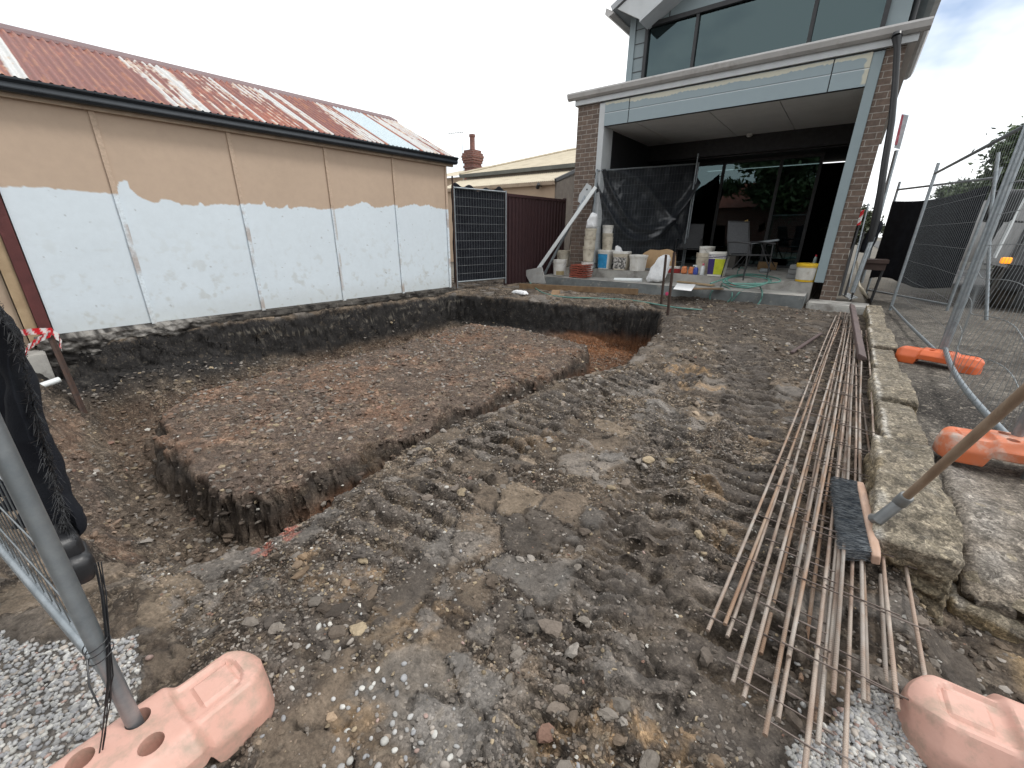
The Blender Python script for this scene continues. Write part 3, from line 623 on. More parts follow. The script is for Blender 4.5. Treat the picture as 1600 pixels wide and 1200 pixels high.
def wallcol(s, z):
    n = fbm(s*1.5, z*1.5, 301, 5, .6); n2 = fbm(s*11, z*11, 302, 4, .6)
    b = np.interp(s, ps, pzz)+.012*vn(s*40, z*4, 303)
    cream = np.array([.48, .365, .275])*(1+.06*n[:, None]+.03*n2[:, None]); white = np.array([.64, .71, .76])*(1+.04*n[:, None])
    stain = sm(.1, .6, n2+.4*n)*sm(1.5, .3, z)*.35+sm(.45, .1, z+.1*n2)*.25
    # mould blotches low on the far panels
    stain += .4*sm(.3, .8, fbm(s*6, z*5, 305, 5, .65)+.2*sm(1.2, .2, z))*sm(2.0, .6, s)*sm(1.3, .5, z)
    stain = np.clip(stain, 0, .8)[:, None]; white = white*(1-stain)+np.array([.36, .34, .27])*stain
    sp = sm(.62, .72, vn(s*16, z*16, 306)*vn(s*37, z*37, 307))[:, None]*.5; white = white*(1-sp)+np.array([.2, .19, .17])*sp
    t = sm(-.006, .006, z-b)[:, None]
    return white*(1-t)+cream*t
MT['wall_paint'] = attr_mat('painted_fibro', .6, .04, 30, 120, .06, .003, False, .3, 12)
ss = np.linspace(0, 6.03, 500); zz = np.linspace(.1, 2.6, 260); s_, z_ = [q.ravel() for q in np.meshgrid(ss, zz, indexing='ij')]
npmesh('wall', Sarr(s_, 0, z_), gridq(500, 260), MT['wall_paint'], shed, cols=wallcol(s_, z_))
MT['batten'] = attr_mat('worn_batten', .7, .25, 30, 120, .2, .004, False, .3, 40)
for s0 in (.03, 1.26, 2.50, 3.82, 5.14):
    nz_ = 120; zc = np.linspace(.085, 2.58, nz_); V = []; hw = .025
    for o, ds in ((0.001, -hw), (.02, -hw), (.022, hw), (.001, hw)): V.append(Sarr(np.full(nz_, s0+ds)+.003*fbm(zc*3, zc, 5), o, zc))
    V = np.concatenate(V); sv = np.tile(np.full(nz_, s0), 4); zv = np.tile(zc, 4); c = wallcol(sv, zv)
    wn = sm(.0, .3, fbm(zv*5, zv*0+s0*9+np.repeat(np.arange(4), nz_)*.6, 330, 4))*sm(1.7, 1.5, zv); c = c*(1-.65*wn[:, None])+np.array([.34, .25, .2])*.65*wn[:, None]
    Q = np.concatenate([np.stack([np.arange(nz_-1)+k*nz_, np.arange(1, nz_)+k*nz_, np.arange(1, nz_)+(k+1)*nz_, np.arange(nz_-1)+(k+1)*nz_], 1) for k in range(3)])
    npmesh('batten', V, Q, MT['batten'], shed, cols=c, smooth=False)
# footing of blackened brick and lumpy concrete
su, zu = [q.ravel() for q in np.meshgrid(np.linspace(-.1, 6.2, 420), np.linspace(-.5, .1, 60), indexing='ij')]
bul = sm(4.3, 5.0, su+.2*fbm(zu*5, zu*0, 339))*sm(6.3, 6.0, su)*sm(-.42, -.2, zu+.12*fbm(su*3, zu*3, 338, 4))
crs = np.abs(((zu+.5)/.095) % 1-.5)*2; vert = np.abs(((su+.12*np.floor((zu+.5)/.095))/.25) % 1-.5)*2
jnt = np.maximum(sm(.82, .95, crs), sm(.93, .99, vert))
of = .035+.05*fbm(su*2.3, zu*5, 340, 4)+.02*fbm(su*14, zu*14, 341, 3)+bul*(.12+.13*fbm(su*4.5, zu*7, 342, 5, .6))+.03*sm(-.1, .02, zu)-.012*jnt*(1-bul)
of = np.where(zu > .085, .004, np.maximum(of, .006))
n = fbm(su*3, zu*6, 343, 5, .6); n2 = fbm(su*12, zu*18, 344, 4, .6)
fc_ = np.tile(np.array([.026, .024, .023]), (len(su), 1))
t = (sm(-.14, .03, zu+.05*n)*sm(-.3, .3, n2+.2))[:, None]; fc_ = fc_*(1-t)+np.array([.085, .078, .07])*t
t = (bul*sm(-.3, .25, n2+.5*n))[:, None]*.9; fc_ = fc_*(1-t)+np.array([.30, .285, .265])*t
t = (jnt*sm(.1, .4, n+.2)*.75)[:, None]; fc_ = fc_*(1-t)+np.array([.24, .22, .19])*t
t = (sm(.22, .4, fbm(su*2.2, zu*9, 345, 4))*sm(4.6, 4.2, su)*sm(3.9, 4.1, su)*sm(-.1, -.02, zu))[:, None]; fc_ = fc_*(1-t)+np.array([.4, .42, .42])*t
MT['footing'] = attr_mat('blackened_footing', .9, .4, 30, 140, .6, .01, False, .3, 50)
npmesh('footing', Sarr(su, of, zu), gridq(420, 60), MT['footing'], shed, cols=fc_)
# roof
nr = 86*8+1; sr = np.linspace(-.14, 6.9, nr); tr = np.linspace(0, 1, 40); s_, t_ = [q.ravel() for q in np.meshgrid(sr, tr, indexing='ij')]
def roofpos(s, t, lift): return Sarr(s, .13-2.0*t, 2.63+.93*t+lift)
cor = .0155*np.cos(2*np.pi*s_/.0818)
sheet = np.floor((s_+.03*vn(s_*0+3, np.floor(s_/.7)))/.72).astype(np.int64); hr = _h(sheet, sheet*0, 350)
streak = 1.15*fbm(s_/.0818*1.0, t_*.9, 351, 3, .6)+.25*np.cos(2*np.pi*s_/.0818); fine = fbm(s_*30, t_*14, 352, 5, .7); big = fbm(s_*1.1, t_*1.5, 353, 4)
red = np.array([.30, .095, .058]); dred = np.array([.19, .068, .054]); galv = np.array([.50, .50, .49]); cream_ = np.array([.55, .44, .33]); blu = np.array([.47, .54, .57])
mixr = sm(-.2, .3, fine+big)[:, None]; rc = dred*(1-mixr)+red*mixr
orange = sm(.05, .4, fine+.5*streak)[:, None]*.5; rc = rc*(1-orange)+np.array([.36, .15, .07])*orange
gm = np.zeros(len(s_))
def band(a, b, k): return sm(a-.03, a+.03, s_)*sm(b+.03, b-.03, s_)*k
def wob_s(px, py): return onwall(px, py)[0]
gm += band(5.55, 5.66, 1.2)+band(5.75, 6.9, .75)+band(3.3, 4.45, .36)+band(3.95, 4.05, .9)+band(2.3, 3.4, .33)+band(2.62, 2.70, .8)+band(1.45, 1.95, .6)+band(.2, .62, .75)+band(-.2, .2, .8)
mask = sm(.05, .40, gm-.42+.75*streak+.6*fine-.15*big)*np.clip(gm*3, 0, 1)
rc = rc*(1-mask[:, None])+galv*mask[:, None]; edge = (sm(.02, .3, mask)*sm(.98, .5, mask)*.7)[:, None]; rc = rc*(1-edge)+cream_*edge
nw = band(.72, 1.38, 1.0)[:, None]; rc = rc*(1-nw)+blu*(1+.05*fine[:, None])*nw
nail = (sm(.012, .006, np.abs(((s_/.245) % 1)-.5)*.245)*np.maximum.reduce([sm(.012, .006, np.abs(t_-k)) for k in (.12, .5, .86)])*.6)[:, None]; rc = rc*(1-nail)+np.array([.15, .12, .1])*nail
MT['roof'] = attr_mat('rusty_corrugated_iron', .55, .2, 60, 200, .12, .003, False, .4, 50)
npmesh('roof', roofpos(s_, t_, cor), gridq(nr, 40), MT['roof'], shed, cols=np.clip(rc, .01, .8))
MT['ridge'] = mat('dark_red_metal', (.13,.062,.065), (.10,.05,.05), 6, .5, .2, .1, c3=(.2,.1,.08), s3=6)
b = MB(); b.prism([S(-.16,-1.70,3.475), S(-.16,-1.72,3.515), S(-.16,-1.93,3.61), S(-.16,-1.98,3.63), S(-.16,-2.03,3.61), S(-.16,-2.24,3.515), S(-.16,-2.22,3.475), S(-.16,-1.97,3.575)], S(6.9,0,0)-S(-.16,0,0))
b.build('ridge_cap', MT['ridge'], shed)
bk = MB(); bk.add([S(-.14,-1.87,3.55), S(6.9,-1.87,3.55), S(6.9,-4.0,2.62), S(-.14,-4.0,2.62)], [(0,1,2,3)]); bk.build('rear_roof', MT['ridge'], shed)
MT['gutter_dark'] = mat('dark_navy_gutter', (.016,.022,.03), (.02,.028,.037), 5, .3, .1, .02)
b = MB(); b.prism([S(-.17,.06,2.50), S(-.17,.14,2.50), S(-.17,.175,2.53), S(-.17,.165,2.57), S(-.17,.20,2.605), S(-.17,.20,2.62), S(-.17,.06,2.62)], S(6.9,0,0)-S(-.17,0,0)); b.build('gutter', MT['gutter_dark'], shed, bevel=.004)
MT['cream_wood'] = mat('cream_painted_wood', (.42,.33,.24), (.36,.27,.2), 6, .7, 0, .15, c3=(.25,.2,.16))
b = MB(); b.hexa([S(-.14,.005,2.46), S(6.9,.005,2.46), S(6.9,.058,2.46), S(-.14,.058,2.46), S(-.14,.005,2.6), S(6.9,.005,2.6), S(6.9,.058,2.6), S(-.14,.058,2.6)]); b.build('fascia', MT['cream_wood'], shed)
b = MB(); b.prism([S(0,-.002,-.3), S(0,-.002,2.6), S(0,-1.87,3.5), S(0,-3.8,2.6), S(0,-3.8,-.3)], (SD[0]*-.04, SD[1]*-.04, 0)); b.build('end_wall', MT['cream_wood'], shed)
b = MB(); b.prism([S(6.85,-.02,-.3), S(6.85,-.02,2.6), S(6.85,-1.87,3.5), S(6.85,-3.8,2.6), S(6.85,-3.8,-.3)], (SD[0]*-.04, SD[1]*-.04, 0)); b.build('end_wall', MT['cream_wood'], shed)
b = MB(); b.hexa([S(0.03,-3.8,-.3), S(6.85,-3.8,-.3), S(6.85,-3.76,-.3), S(.03,-3.76,-.3), S(.03,-3.8,2.6), S(6.85,-3.8,2.6), S(6.85,-3.76,2.6), S(.03,-3.76,2.6)]); b.build('rear_wall', MT['cream_wood'], shed)
MT['maroon'] = mat('maroon_wood', (.11,.028,.026), (.075,.02,.02), 6, .7, 0, .25, 50)
b = MB(); b.hexa([S(6.04,-.05,-.12), S(6.14,-.05,-.12), S(6.14,.035,-.12), S(6.04,.035,-.12), S(6.04,-.05,2.6), S(6.14,-.05,2.6), S(6.14,.035,2.6), S(6.04,.035,2.6)]); b.build('corner_board', MT['maroon'], shed)
# timber end framing beyond the corner board
MT['ply'] = mat('pale_timber', (.42,.31,.19), (.33,.235,.14), 7, .75, 0, .2, 50)
for s0, s1, o, m_ in ((6.145,6.24,.0,'ply'),(6.25,6.40,-.06,'cream_wood'),(6.41,6.47,-.02,'ply'),(6.48,6.54,-.05,'maroon'),(6.55,6.85,-.09,'cream_wood')):
    b = MB(); b.hexa([S(s0,o-.04,.0), S(s1,o-.04,.0), S(s1,o,.0), S(s0,o,.0), S(s0,o-.04,2.45), S(s1,o-.04,2.45), S(s1,o,2.45), S(s0,o,2.45)]); b.build('end_board', MT[m_], shed)
b = MB(); b.hexa([S(6.16,-.3,-.42), S(7.2,-.3,-.42), S(7.2,.42,-.42), S(6.16,.42,-.42), S(6.16,-.3,-.04), S(7.2,-.3,-.04), S(7.2,.35,-.04), S(6.16,.35,-.04)])
tag(b.build('concrete_slab', MT['concrete'], bevel=.01), 'grey concrete slab edge at the near end of the shed', 'concrete slab')
# ================================================================== HOUSE
house = thing('house', 'two storey brick and grey clad house with an open porch and glass doors', 'house', (-2.7, 12, 0))
MT['brick'] = brick_mat('mauve_brown_brick', (.150,.108,.085), (.108,.080,.066), (.29,.265,.235))
def hb(name, a, b_, m_, par=None, bevel=0): return MB().box(a, b_).build(name, MT[m_], par or house, bevel=bevel)
hb('brick_pillar', (-5.52,9.55,-.1), (-4.97,10.1,3.93), 'brick'); hb('brick_pillar', (-.185,9.56,.02), (.055,10.1,3.95), 'brick')
hb('side_wall', (-5.52,10.1,-.1), (-5.25,19,3.93), 'brick'); hb('side_wall', (-.185,10.1,.02), (.055,19,3.95), 'brick')
hb('jamb', (-4.968,9.53,.42), (-4.83,10.0,3.9), 'fcl', bevel=.004); hb('jamb', (-.33,9.53,.42), (-.187,10.05,3.9), 'fc', bevel=.004)
hb('inner_wall', (-4.98,10.1,.41), (-4.90,13.2,3.48), 'dark')
MT['ceil'] = mat('grey_soffit_sheet', (.72,.72,.71), (.66,.66,.65), 3, .7, 0, .05)
cj = [-4.9, at(990,190,z=3.47).x, at(1105,172,z=3.47).x, at(1217,155,z=3.47).x, -.2]
for i in range(4):
    hb('ceiling_panel', (cj[i]+.008,9.63,3.47), (cj[i+1]-.008,12.39,3.5), 'ceil')
hb('roof_slab', (-5.25,9.7,3.55), (-.19,19,3.6), 'dark')
hb('bulkhead', (-4.9,12.4,3.09), (-.187,12.55,3.50), 'dark'); hb('door_head', (-4.9,12.55,3.06), (-.187,13.3,3.09), 'dark')
MT['fascia'] = attr_mat('grey_fascia_board', .5, .03, 30, 100, .03, .002, False, .4, 6)
for x0, x1 in ((-4.83,-4.285),(-4.268,-.823),(-.806,-.331)):
    nx = int((x1-x0)/.012)+2; u_, v_ = [q.ravel() for q in np.meshgrid(np.linspace(x0, x1, nx), np.linspace(3.455, 3.905, 90), indexing='ij')]
    c = np.tile(np.array([.255, .315, .34]), (len(u_), 1))*(1+.03*fbm(u_*2, v_*2, 360)[:, None])
    band_ = 3.845+.05*np.round(fbm(u_*2.2, u_*0, 361, 4)*6)/6+.012*vn(u_*30, u_*0, 362)
    t = (sm(-.004, .004, v_-band_)*sm(3.9, 3.893, v_))[:, None]*.9
    if x1 > -.5: t = np.maximum(t, (sm(-.07, -.055, u_-x1+.02*vn(v_*20, v_, 363))*sm(3.47, 3.5, v_))[:, None]*.9)
    c = c*(1-t)+np.array([.52, .50, .40])*t
    ln = (sm(.008, .004, np.abs(v_-3.695)))[:, None]; c = c*(1-ln)+np.array([.62, .66, .68])*ln
    npmesh('fascia_panel', np.stack([u_, 9.52+.012*sm(.012, .004, np.abs(v_-3.695)), v_], 1), gridq(nx, 90), MT['fascia'], house, cols=c)
hb('beam_core', (-4.83,9.54,3.457), (-.331,9.63,3.9), 'dark')
# eaves
MT['gutter_l'] = mat('dusty_grey_gutter', (.44,.43,.42), (.38,.37,.36), 3, .5, 0, .05, c3=(.3,.28,.26), s3=4)
b = MB(); pr = [(9.37,4.16),(9.36,4.13),(9.385,4.06),(9.43,4.025),(9.47,4.025),(9.47,4.16),(9.44,4.16),(9.44,4.05),(9.40,4.085),(9.39,4.16)]
b.prism([(-5.72,y,z) for y, z in pr], (5.985,0,0)); b.build('gutter', MT['gutter_l'], house)
b = MB(); pr = [(.265,4.16),(.275,4.13),(.25,4.06),(.205,4.025),(.165,4.025),(.165,4.16)]
b.prism([(x,9.475,z) for x, z in pr], (0,2.5,0)); b.build('gutter', MT['gutter_l'], house)
hb('eave_board', (-5.56,9.472,3.925), (.164,9.55,4.1), 'fcl'); hb('eave_soffit', (.056,9.552,3.955), (.16,19,3.985), 'ceil'); hb('eave_soffit', (-5.6,9.552,3.935), (-.2,9.7,3.965), 'ceil')
MT['roof_grey'] = mat('grey_roof_sheet', (.33,.34,.35), (.28,.29,.3), 4, .45, .3, .05)
b = MB(); b.hexa([(-5.7,9.475,4.12), (.2,9.475,4.12), (.2,10.6,4.42), (-5.7,10.6,4.42), (-5.7,9.475,4.16), (.2,9.475,4.16), (.2,10.6,4.46), (-5.7,10.6,4.46)]); b.build('lower_roof', MT['roof_grey'], house)
# upper storey
YU = 10.55; MT['clad'] = mat('blue_grey_cladding', (.22,.265,.28), (.2,.245,.26), 3, .55, 0, .04)
wx0, wx1, wz0, wz1 = -4.48, -.32, 4.40, 5.49
hb('upper_wall', (-4.86,YU,4.2), (wx0,YU+.1,6.3), 'clad'); hb('upper_wall', (wx1,YU,4.2), (-.02,YU+.1,6.3), 'clad'); hb('upper_wall', (wx0,YU,wz1), (wx1,YU+.1,6.3), 'fc'); 
hb('upper_side_wall', (-4.858,YU+.1,4.2), (-4.76,18,6.0), 'fc'); hb('upper_side_wall', (-.12,YU+.1,4.2), (-.022,18,6.0), 'fc')
hb('corner_trim', (-4.875,YU-.03,4.2), (-4.74,YU-.002,5.9), 'fc')
for z in (4.66,4.92,5.18,5.44): hb('cladding_joint', (-4.735,YU-.012,z), (wx0-.03,YU-.003,z+.012), 'dark')
for x in (-4.02,-2.2): hb('cladding_joint', (x,YU-.012,wz1+.03), (x+.015,YU-.003,6.2), 'dark')
win = MB()
for a, b_ in (((wx0-.02,YU-.05,wz1-.06),(wx1+.02,YU+.02,wz1+.02)), ((wx0-.02,YU-.05,wz0),(wx0+.05,YU+.02,wz1-.061)), ((wx1-.05,YU-.05,wz0),(wx1+.02,YU+.02,wz1-.061))): win.box(a, b_)
for px in (1092, 1273): x = at(px, 20, y=YU).x; win.box((x-.03,YU-.03,wz0), (x+.03,YU+.02,wz1-.061))
wf = win.build('window', MT['dark'], house)
MT['glass_up'] = glass_mat('tinted_glass', (.12,.17,.18), .07); MT['glass_dr'] = glass_mat('door_glass', (.3,.36,.36), .06)
MB().box((wx0+.03,YU+.025,wz0), (wx1-.03,YU+.035,wz1-.03)).build('pane', MT['glass_up'], wf)
MT['room'] = mat('interior_plaster', (.3,.32,.32), (.27,.29,.29), 2, .8, 0, 0)
b = MB(); b.box((-4.7,YU+.12,4.1), (-.15,15,4.15)); b.box((-4.7,15,4.15), (-.15,15.1,6.2)); b.box((-4.7,YU+.12,5.7), (-.15,15,5.75)); b.build('upper_room', MT['room'], house)
def gx(x, y, z): return (x, y, z)
for sgn in (1, -1):
    f = lambda x: x if sgn == 1 else -4.88-x
    b = MB(); b.prism([gx(f(-5.02),10.12,5.76), gx(f(-2.44),10.12,7.08), gx(f(-2.44),10.12,6.52), gx(f(-4.42),10.12,5.42)], (0,.06,0)); b.build('barge_board', MT['fcl'], house)
    b = MB(); b.prism([gx(f(-5.12),10.08,5.74), gx(f(-2.44),10.08,7.11), gx(f(-2.44),10.08,7.23), gx(f(-5.17),10.08,5.83)], (0,8,0)); b.build('roof', MT['roof_grey'], house)
    b = MB(); b.prism([gx(f(-4.46),10.05,5.385), gx(f(-2.44),10.05,6.45), gx(f(-2.44),10.05,6.51), gx(f(-4.46),10.05,5.445)], (0,.5,0)); b.build('gable_trim', MT['fcl'], house)
    b = MB(); b.prism([gx(f(-5.28),10.1,5.83), gx(f(-5.30),10.1,5.72), gx(f(-5.2),10.1,5.66), gx(f(-5.1),10.1,5.70), gx(f(-5.1),10.1,5.73)], (0,8,0)); b.build('gutter', MT['gutter_l'], house)
b = MB(); b.prism([(-4.86,YU,6.3),(-.02,YU,6.3),(-2.44,YU,7.05)], (0,.1,0)); b.build('gable_wall', MT['fc'], house)
b = MB(); b.tube([(.03,YU+.3,4.4),(.03,YU+.3,5.7)], .045, 10); b.build('downpipe', MT['dark'], house, smooth=40)
# porch
b = MB(); b.box((-4.95,9.525,-.05), (-.345,13.2,.41)); b.build('porch_slab', MT['concrete'], house, bevel=.008)
b = MB(); b.hexa([(-6.06,8.866,-.1), (-.385,8.866,-.1), (-.385,9.52,-.1), (-6.06,9.52,-.1), (-6.06,8.866,.2), (-.385,8.866,.225), (-.385,9.52,.225), (-6.06,9.52,.2)]); b.build('step', MT['concrete_dark'], house, bevel=.008)
b = MB(); b.hexa([(-6.05,8.87,.2005), (-.39,8.87,.2255), (-.39,9.522,.2255), (-6.05,9.522,.2005), (-6.05,8.87,.206), (-.39,8.87,.231), (-.39,9.522,.231), (-6.05,9.522,.206)]); b.build('step_tread', MT['concrete'], house)  # thin paler concrete sheet over the top of the darker step body
b = MB(); b.hexa([(-.34,8.95,-.1), (.55,8.95,-.1), (.55,9.555,-.1), (-.34,9.555,-.1), (-.34,9.0,.11), (.55,9.0,.11), (.55,9.555,.12), (-.34,9.555,.12)]); b.build('apron', MT['concrete'], house, bevel=.02)
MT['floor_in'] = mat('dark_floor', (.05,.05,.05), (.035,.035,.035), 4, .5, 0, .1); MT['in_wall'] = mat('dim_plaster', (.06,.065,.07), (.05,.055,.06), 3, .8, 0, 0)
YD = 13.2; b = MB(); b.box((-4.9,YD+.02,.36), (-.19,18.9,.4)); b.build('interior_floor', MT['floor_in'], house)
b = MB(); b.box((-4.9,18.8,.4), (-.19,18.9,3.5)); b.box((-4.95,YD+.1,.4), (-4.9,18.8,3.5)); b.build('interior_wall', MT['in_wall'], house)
door = MB(); vx = [-4.88, at(1125,300,y=YD).x, at(1212,300,y=YD).x, at(1272,300,y=YD).x]
for x in vx: door.box((x-.035,YD-.03,.411), (x+.035,YD+.04,3.06))
door.box((vx[0]+.036,YD-.028,2.99), (vx[3]-.036,YD+.038,3.059)); door.box((vx[0]+.036,YD-.028,.411), (vx[3]-.036,YD+.038,.47))
df = door.build('sliding_door', MT['dark'], house)
for i in range(3): MB().box((vx[i]+.03,YD,.465), (vx[i+1]-.03,YD+.008,2.995)).build('pane', MT['glass_dr'], df)
b = MB(); b.lathe([(.0,0),(.07,0),(.07,-.03),(.04,-.06),(0,-.06)], (at(1171,210,z=3.46).x,at(1171,210,z=3.46).y,3.469), 16); b.build('ceiling_light', MT['white_plastic'], house, smooth=40)
# black plastic sleeve hanging from the gutter
yb = 9.33; pts = [at(1401,58,y=yb), at(1402,75,y=yb), at(1399,130,y=yb-.02), at(1393,190,y=yb-.05), at(1383,250,y=yb-.1), at(1376,300,y=yb-.12), at(1368,345,y=yb-.12), at(1360,378,y=yb-.1)]
b = MB(); b.tube(pts, [.055,.038,.04,.041,.046,.05,.06,.04], 12); b.tube([pts[0], pts[0]+Vector((.0,.03,.04))], .06, 10)
sl_ = b.build('downpipe_sleeve', MT['black_plastic'], smooth=50); tag(sl_, 'black plastic sleeve hanging from the gutter corner as a temporary downpipe', 'downpipe sleeve')
md = sl_.modifiers.new('wrinkle', 'DISPLACE'); tx_ = bpy.data.textures.new('wrinkle', 'CLOUDS'); tx_.noise_scale = .12; md.texture = tx_; md.strength = .03
b = MB(); b.tube([at(1364,370,y=yb-.08), at(1347,415,y=yb-.12), at(1332,457,y=9.2)], .035, 12); tag(b.build('steel_pipe', MT['galv'], smooth=50), 'grey pipe leaning under the black downpipe sleeve', 'pipe')
# ================================================================== NEIGHBOUR
nb = thing('cottage', 'cream roofed cottage with a brick chimney behind the dark fence', 'cottage', (-11, 16, 0))
MT['cream_roof'] = mat('cream_corrugated_roof', (.50,.44,.33), (.44,.38,.28), 3, .6, .1, .1, c3=(.36,.31,.23))
MT['tan_wall'] = mat('tan_render', (.42,.31,.22), (.38,.28,.2), 3, .8, 0, .1); MT['grey_board'] = mat('grey_brown_boards', (.17,.145,.12), (.13,.11,.095), 6, .8, 0, .2)
q = {k: at(*v) for k, v in dict(gL=(720,273,None,15), gR=(905,258,None,15), eL=(730,296,None,13), eR=(867,285,None,13)).items()} if 0 else None
gL, gR, eL, eR = at(720,274,y=15), at(905,260,y=15), at(690,296,y=13), at(868,285,y=13)
ze = 2.88; zg = 3.62
def corr(name, A_, B_, C_, D_, par, m_, pitch=.085):
    """corrugated sheet: A->B along the eave, D->C along the top"""
    A_, B_, C_, D_ = map(np.array, (A_, B_, C_, D_)); ln = np.linalg.norm(B_-A_); nu = min(int(ln/pitch*6), 900)+1; nv = 4
    u_, v_ = [q_.ravel() for q_ in np.meshgrid(np.linspace(0, 1, nu), np.linspace(0, 1, nv), indexing='ij')]
    P = (A_+(B_-A_)*u_[:, None])*(1-v_[:, None])+(D_+(C_-D_)*u_[:, None])*v_[:, None]; P[:, 2] += .013*np.cos(2*np.pi*u_*ln/pitch)
    return npmesh(name, P, gridq(nu, nv), m_, par)
corr('verandah_roof', (eL.x,13,ze), (eR.x,13,ze), (-8.55,15,3.42), (gL.x,15,3.42), nb, MT['cream_roof'])
b = MB(); b.prism([(eL.x,12.98,ze-.13),(eL.x,12.9,ze-.13),(eL.x,12.88,ze-.02),(eL.x,12.98,ze-.02)], (eR.x-eL.x,0,0)); b.build('gutter', MT['cream_wood'], nb)
b = MB(); b.box((eL.x,13.05,0), (eR.x-.05,13.15,ze-.03)); b.build('wall', MT['tan_wall'], nb)
b = MB(); b.prism([(eR.x-.04,13.05,0),(eR.x-.04,13.05,ze-.06),(-8.6,15,3.38),(-8.6,15,0)], (.05,0,0)); b.build('side_wall', MT['grey_board'], nb)
b = MB(); b.bar((eR.x+.02,12.95,ze), (-8.5,15.0,3.45), .06, .1); b.build('verge_board', MT['dark'], nb)
b = MB(); b.prism([(gL.x,15.05,zg-.1),(gL.x,14.92,zg-.1),(gL.x,14.88,zg+.03),(gL.x,15.05,zg+.03)], (gR.x+.3-gL.x,0,0)); b.build('gutter', MT['fcl'] if 0 else mat('grey_green_gutter',(.14,.15,.145),None,4,.5), nb)
b = MB(); b.box((gL.x+.3,15.06,0), (gR.x,15.2,zg)); b.build('wall', MT['grey_board'], nb)
rt = at(905,232,y=19); rl = at(780,262,y=19)
corr('roof', (gL.x,14.9,zg+.03), (gR.x+.6,14.9,zg+.03), (gR.x+.6,19,4.85), (-11.3,19,4.85), nb, MT['cream_roof'])
corr('roof', (gL.x,23,zg+.03), (gL.x,14.9,zg+.03), (-11.3,19,4.85), (-11.3,19.01,4.85), nb, MT['cream_roof'])
b = MB(); b.tube([(gL.x,14.9,zg+.06), (-11.3,19,4.88), (gR.x+.6,19,4.88)], .06, 8); b.build('ridge_cap', MT['cream_roof'], nb)
MT['red_brick'] = brick_mat('old_red_brick', (.17,.065,.05), (.12,.05,.045), (.25,.2,.17), .23, .085)
cc = at(739,268,y=16.2); ch = MB()
for r_, z0, z1 in ((.29,3.2,4.07),(.32,4.07,4.16),(.29,4.16,4.27),(.33,4.27,4.38),(.36,4.38,4.5),(.38,4.5,4.6),(.35,4.6,4.7),(.29,4.7,4.82)):
    ch.box((cc.x-r_,cc.y-r_,z0), (cc.x+r_,cc.y+r_,z1-.002))
c_ = ch.build('chimney', MT['red_brick'], nb); b = MB(); b.lathe([(.16,0),(.12,.08),(.12,.58),(.145,.58),(.145,.68),(.1,.68),(.1,.1)], (cc.x,cc.y,4.8), 16); b.build('chimney_pot', mat('terracotta',(.2,.09,.07),(.14,.07,.06),8,.8), c_, smooth=40)
fl = at(840,293,y=12.9); b = MB(); b.tube([fl, fl+Vector((.12,-.12,.1))], [.07,.05], 10); b.tube([fl+Vector((.06,0,.05)), fl+Vector((.06,.15,.05))], .02, 8); b.build('floodlight', MT['dark'], nb)
an = at(722,268,y=17); b = MB(); tp = at(722,207,y=17); b.tube([(tp.x,17,3.6), (tp.x,17,tp.z)], .012, 6); b.tube([(tp.x-1.0,17,tp.z+.07), (tp.x+.1,17,tp.z)], .01, 6)
for k in range(7): b.tube([(tp.x-.95+.15*k,16.75+.02*k,tp.z+.065-.009*k), (tp.x-.95+.15*k,17.25-.02*k,tp.z+.065-.009*k)], .007, 5)
b.tube([(tp.x-.25,17,tp.z-1.2),(tp.x+.15,17,tp.z-1.2)], .01, 5)
tag(b.build('television_antenna', MT['galv']), 'thin television antenna on a mast beside the brick chimney', 'antenna')
nb2 = thing('cottage', 'low pale roofed cottage far behind the shed gable and chimney', 'cottage', (-20, 26, 0))
p0, p1 = at(690,272,y=24), at(790,268,y=24); pk = at(752,257,y=27)
corr('roof', (p0.x-3,24,p0.z-.2), (p1.x+1,24,p0.z-.2), (pk.x+.2,28,pk.z), (pk.x-.6,28,pk.z), nb2, MT['cream_roof'], .2)
b = MB(); b.box((p0.x-2.5,24.4,0), (p1.x+.5,27.5,p0.z-.25)); b.build('wall', MT['tan_wall'], nb2)
# dark ribbed metal fence
fp0, fp1 = at(790,400,y=8.15), at(878,400,y=10.3); fp0.z = fp1.z = 0; MT['mulberry'] = mat('dark_brown_metal', (.055,.026,.028), (.045,.022,.025), 5, .45, .2, .05)
fn = thing('metal_fence', 'dark brown ribbed metal fence between the shed and the porch', 'fence', (fp0+fp1)/2); dd = (fp1-fp0); fl_ = dd.length; dd.normalize(); nn = Vector((dd.y,-dd.x,0))
prof = []; npit = int(fl_/.115)
for k in range(npit):
    u0 = k*fl_/npit; w_ = fl_/npit
    prof += [(u0,0),(u0+w_*.55,0),(u0+w_*.68,.028),(u0+w_*.87,.028)]
prof.append((fl_,0)); b = MB(); V = []
for u, o in prof:
    p = fp0+dd*u+nn*o; V += [(p.x,p.y,.0), (p.x,p.y,2.02)]
b.add(V, [(2*i,2*i+2,2*i+3,2*i+1) for i in range(len(prof)-1)]); b.build('sheet', MT['mulberry'], fn)
b = MB(); b.bar(fp0+Vector((0,0,2.05)), fp1+Vector((0,0,2.03)), .07, .06); b.build('top_rail', MT['mulberry'], fn)
for p in (fp0, fp1): b = MB(); b.box((p.x-.035,p.y-.035,-.1), (p.x+.035,p.y+.035,2.09)); b.build('post', MT['mulberry'], fn)
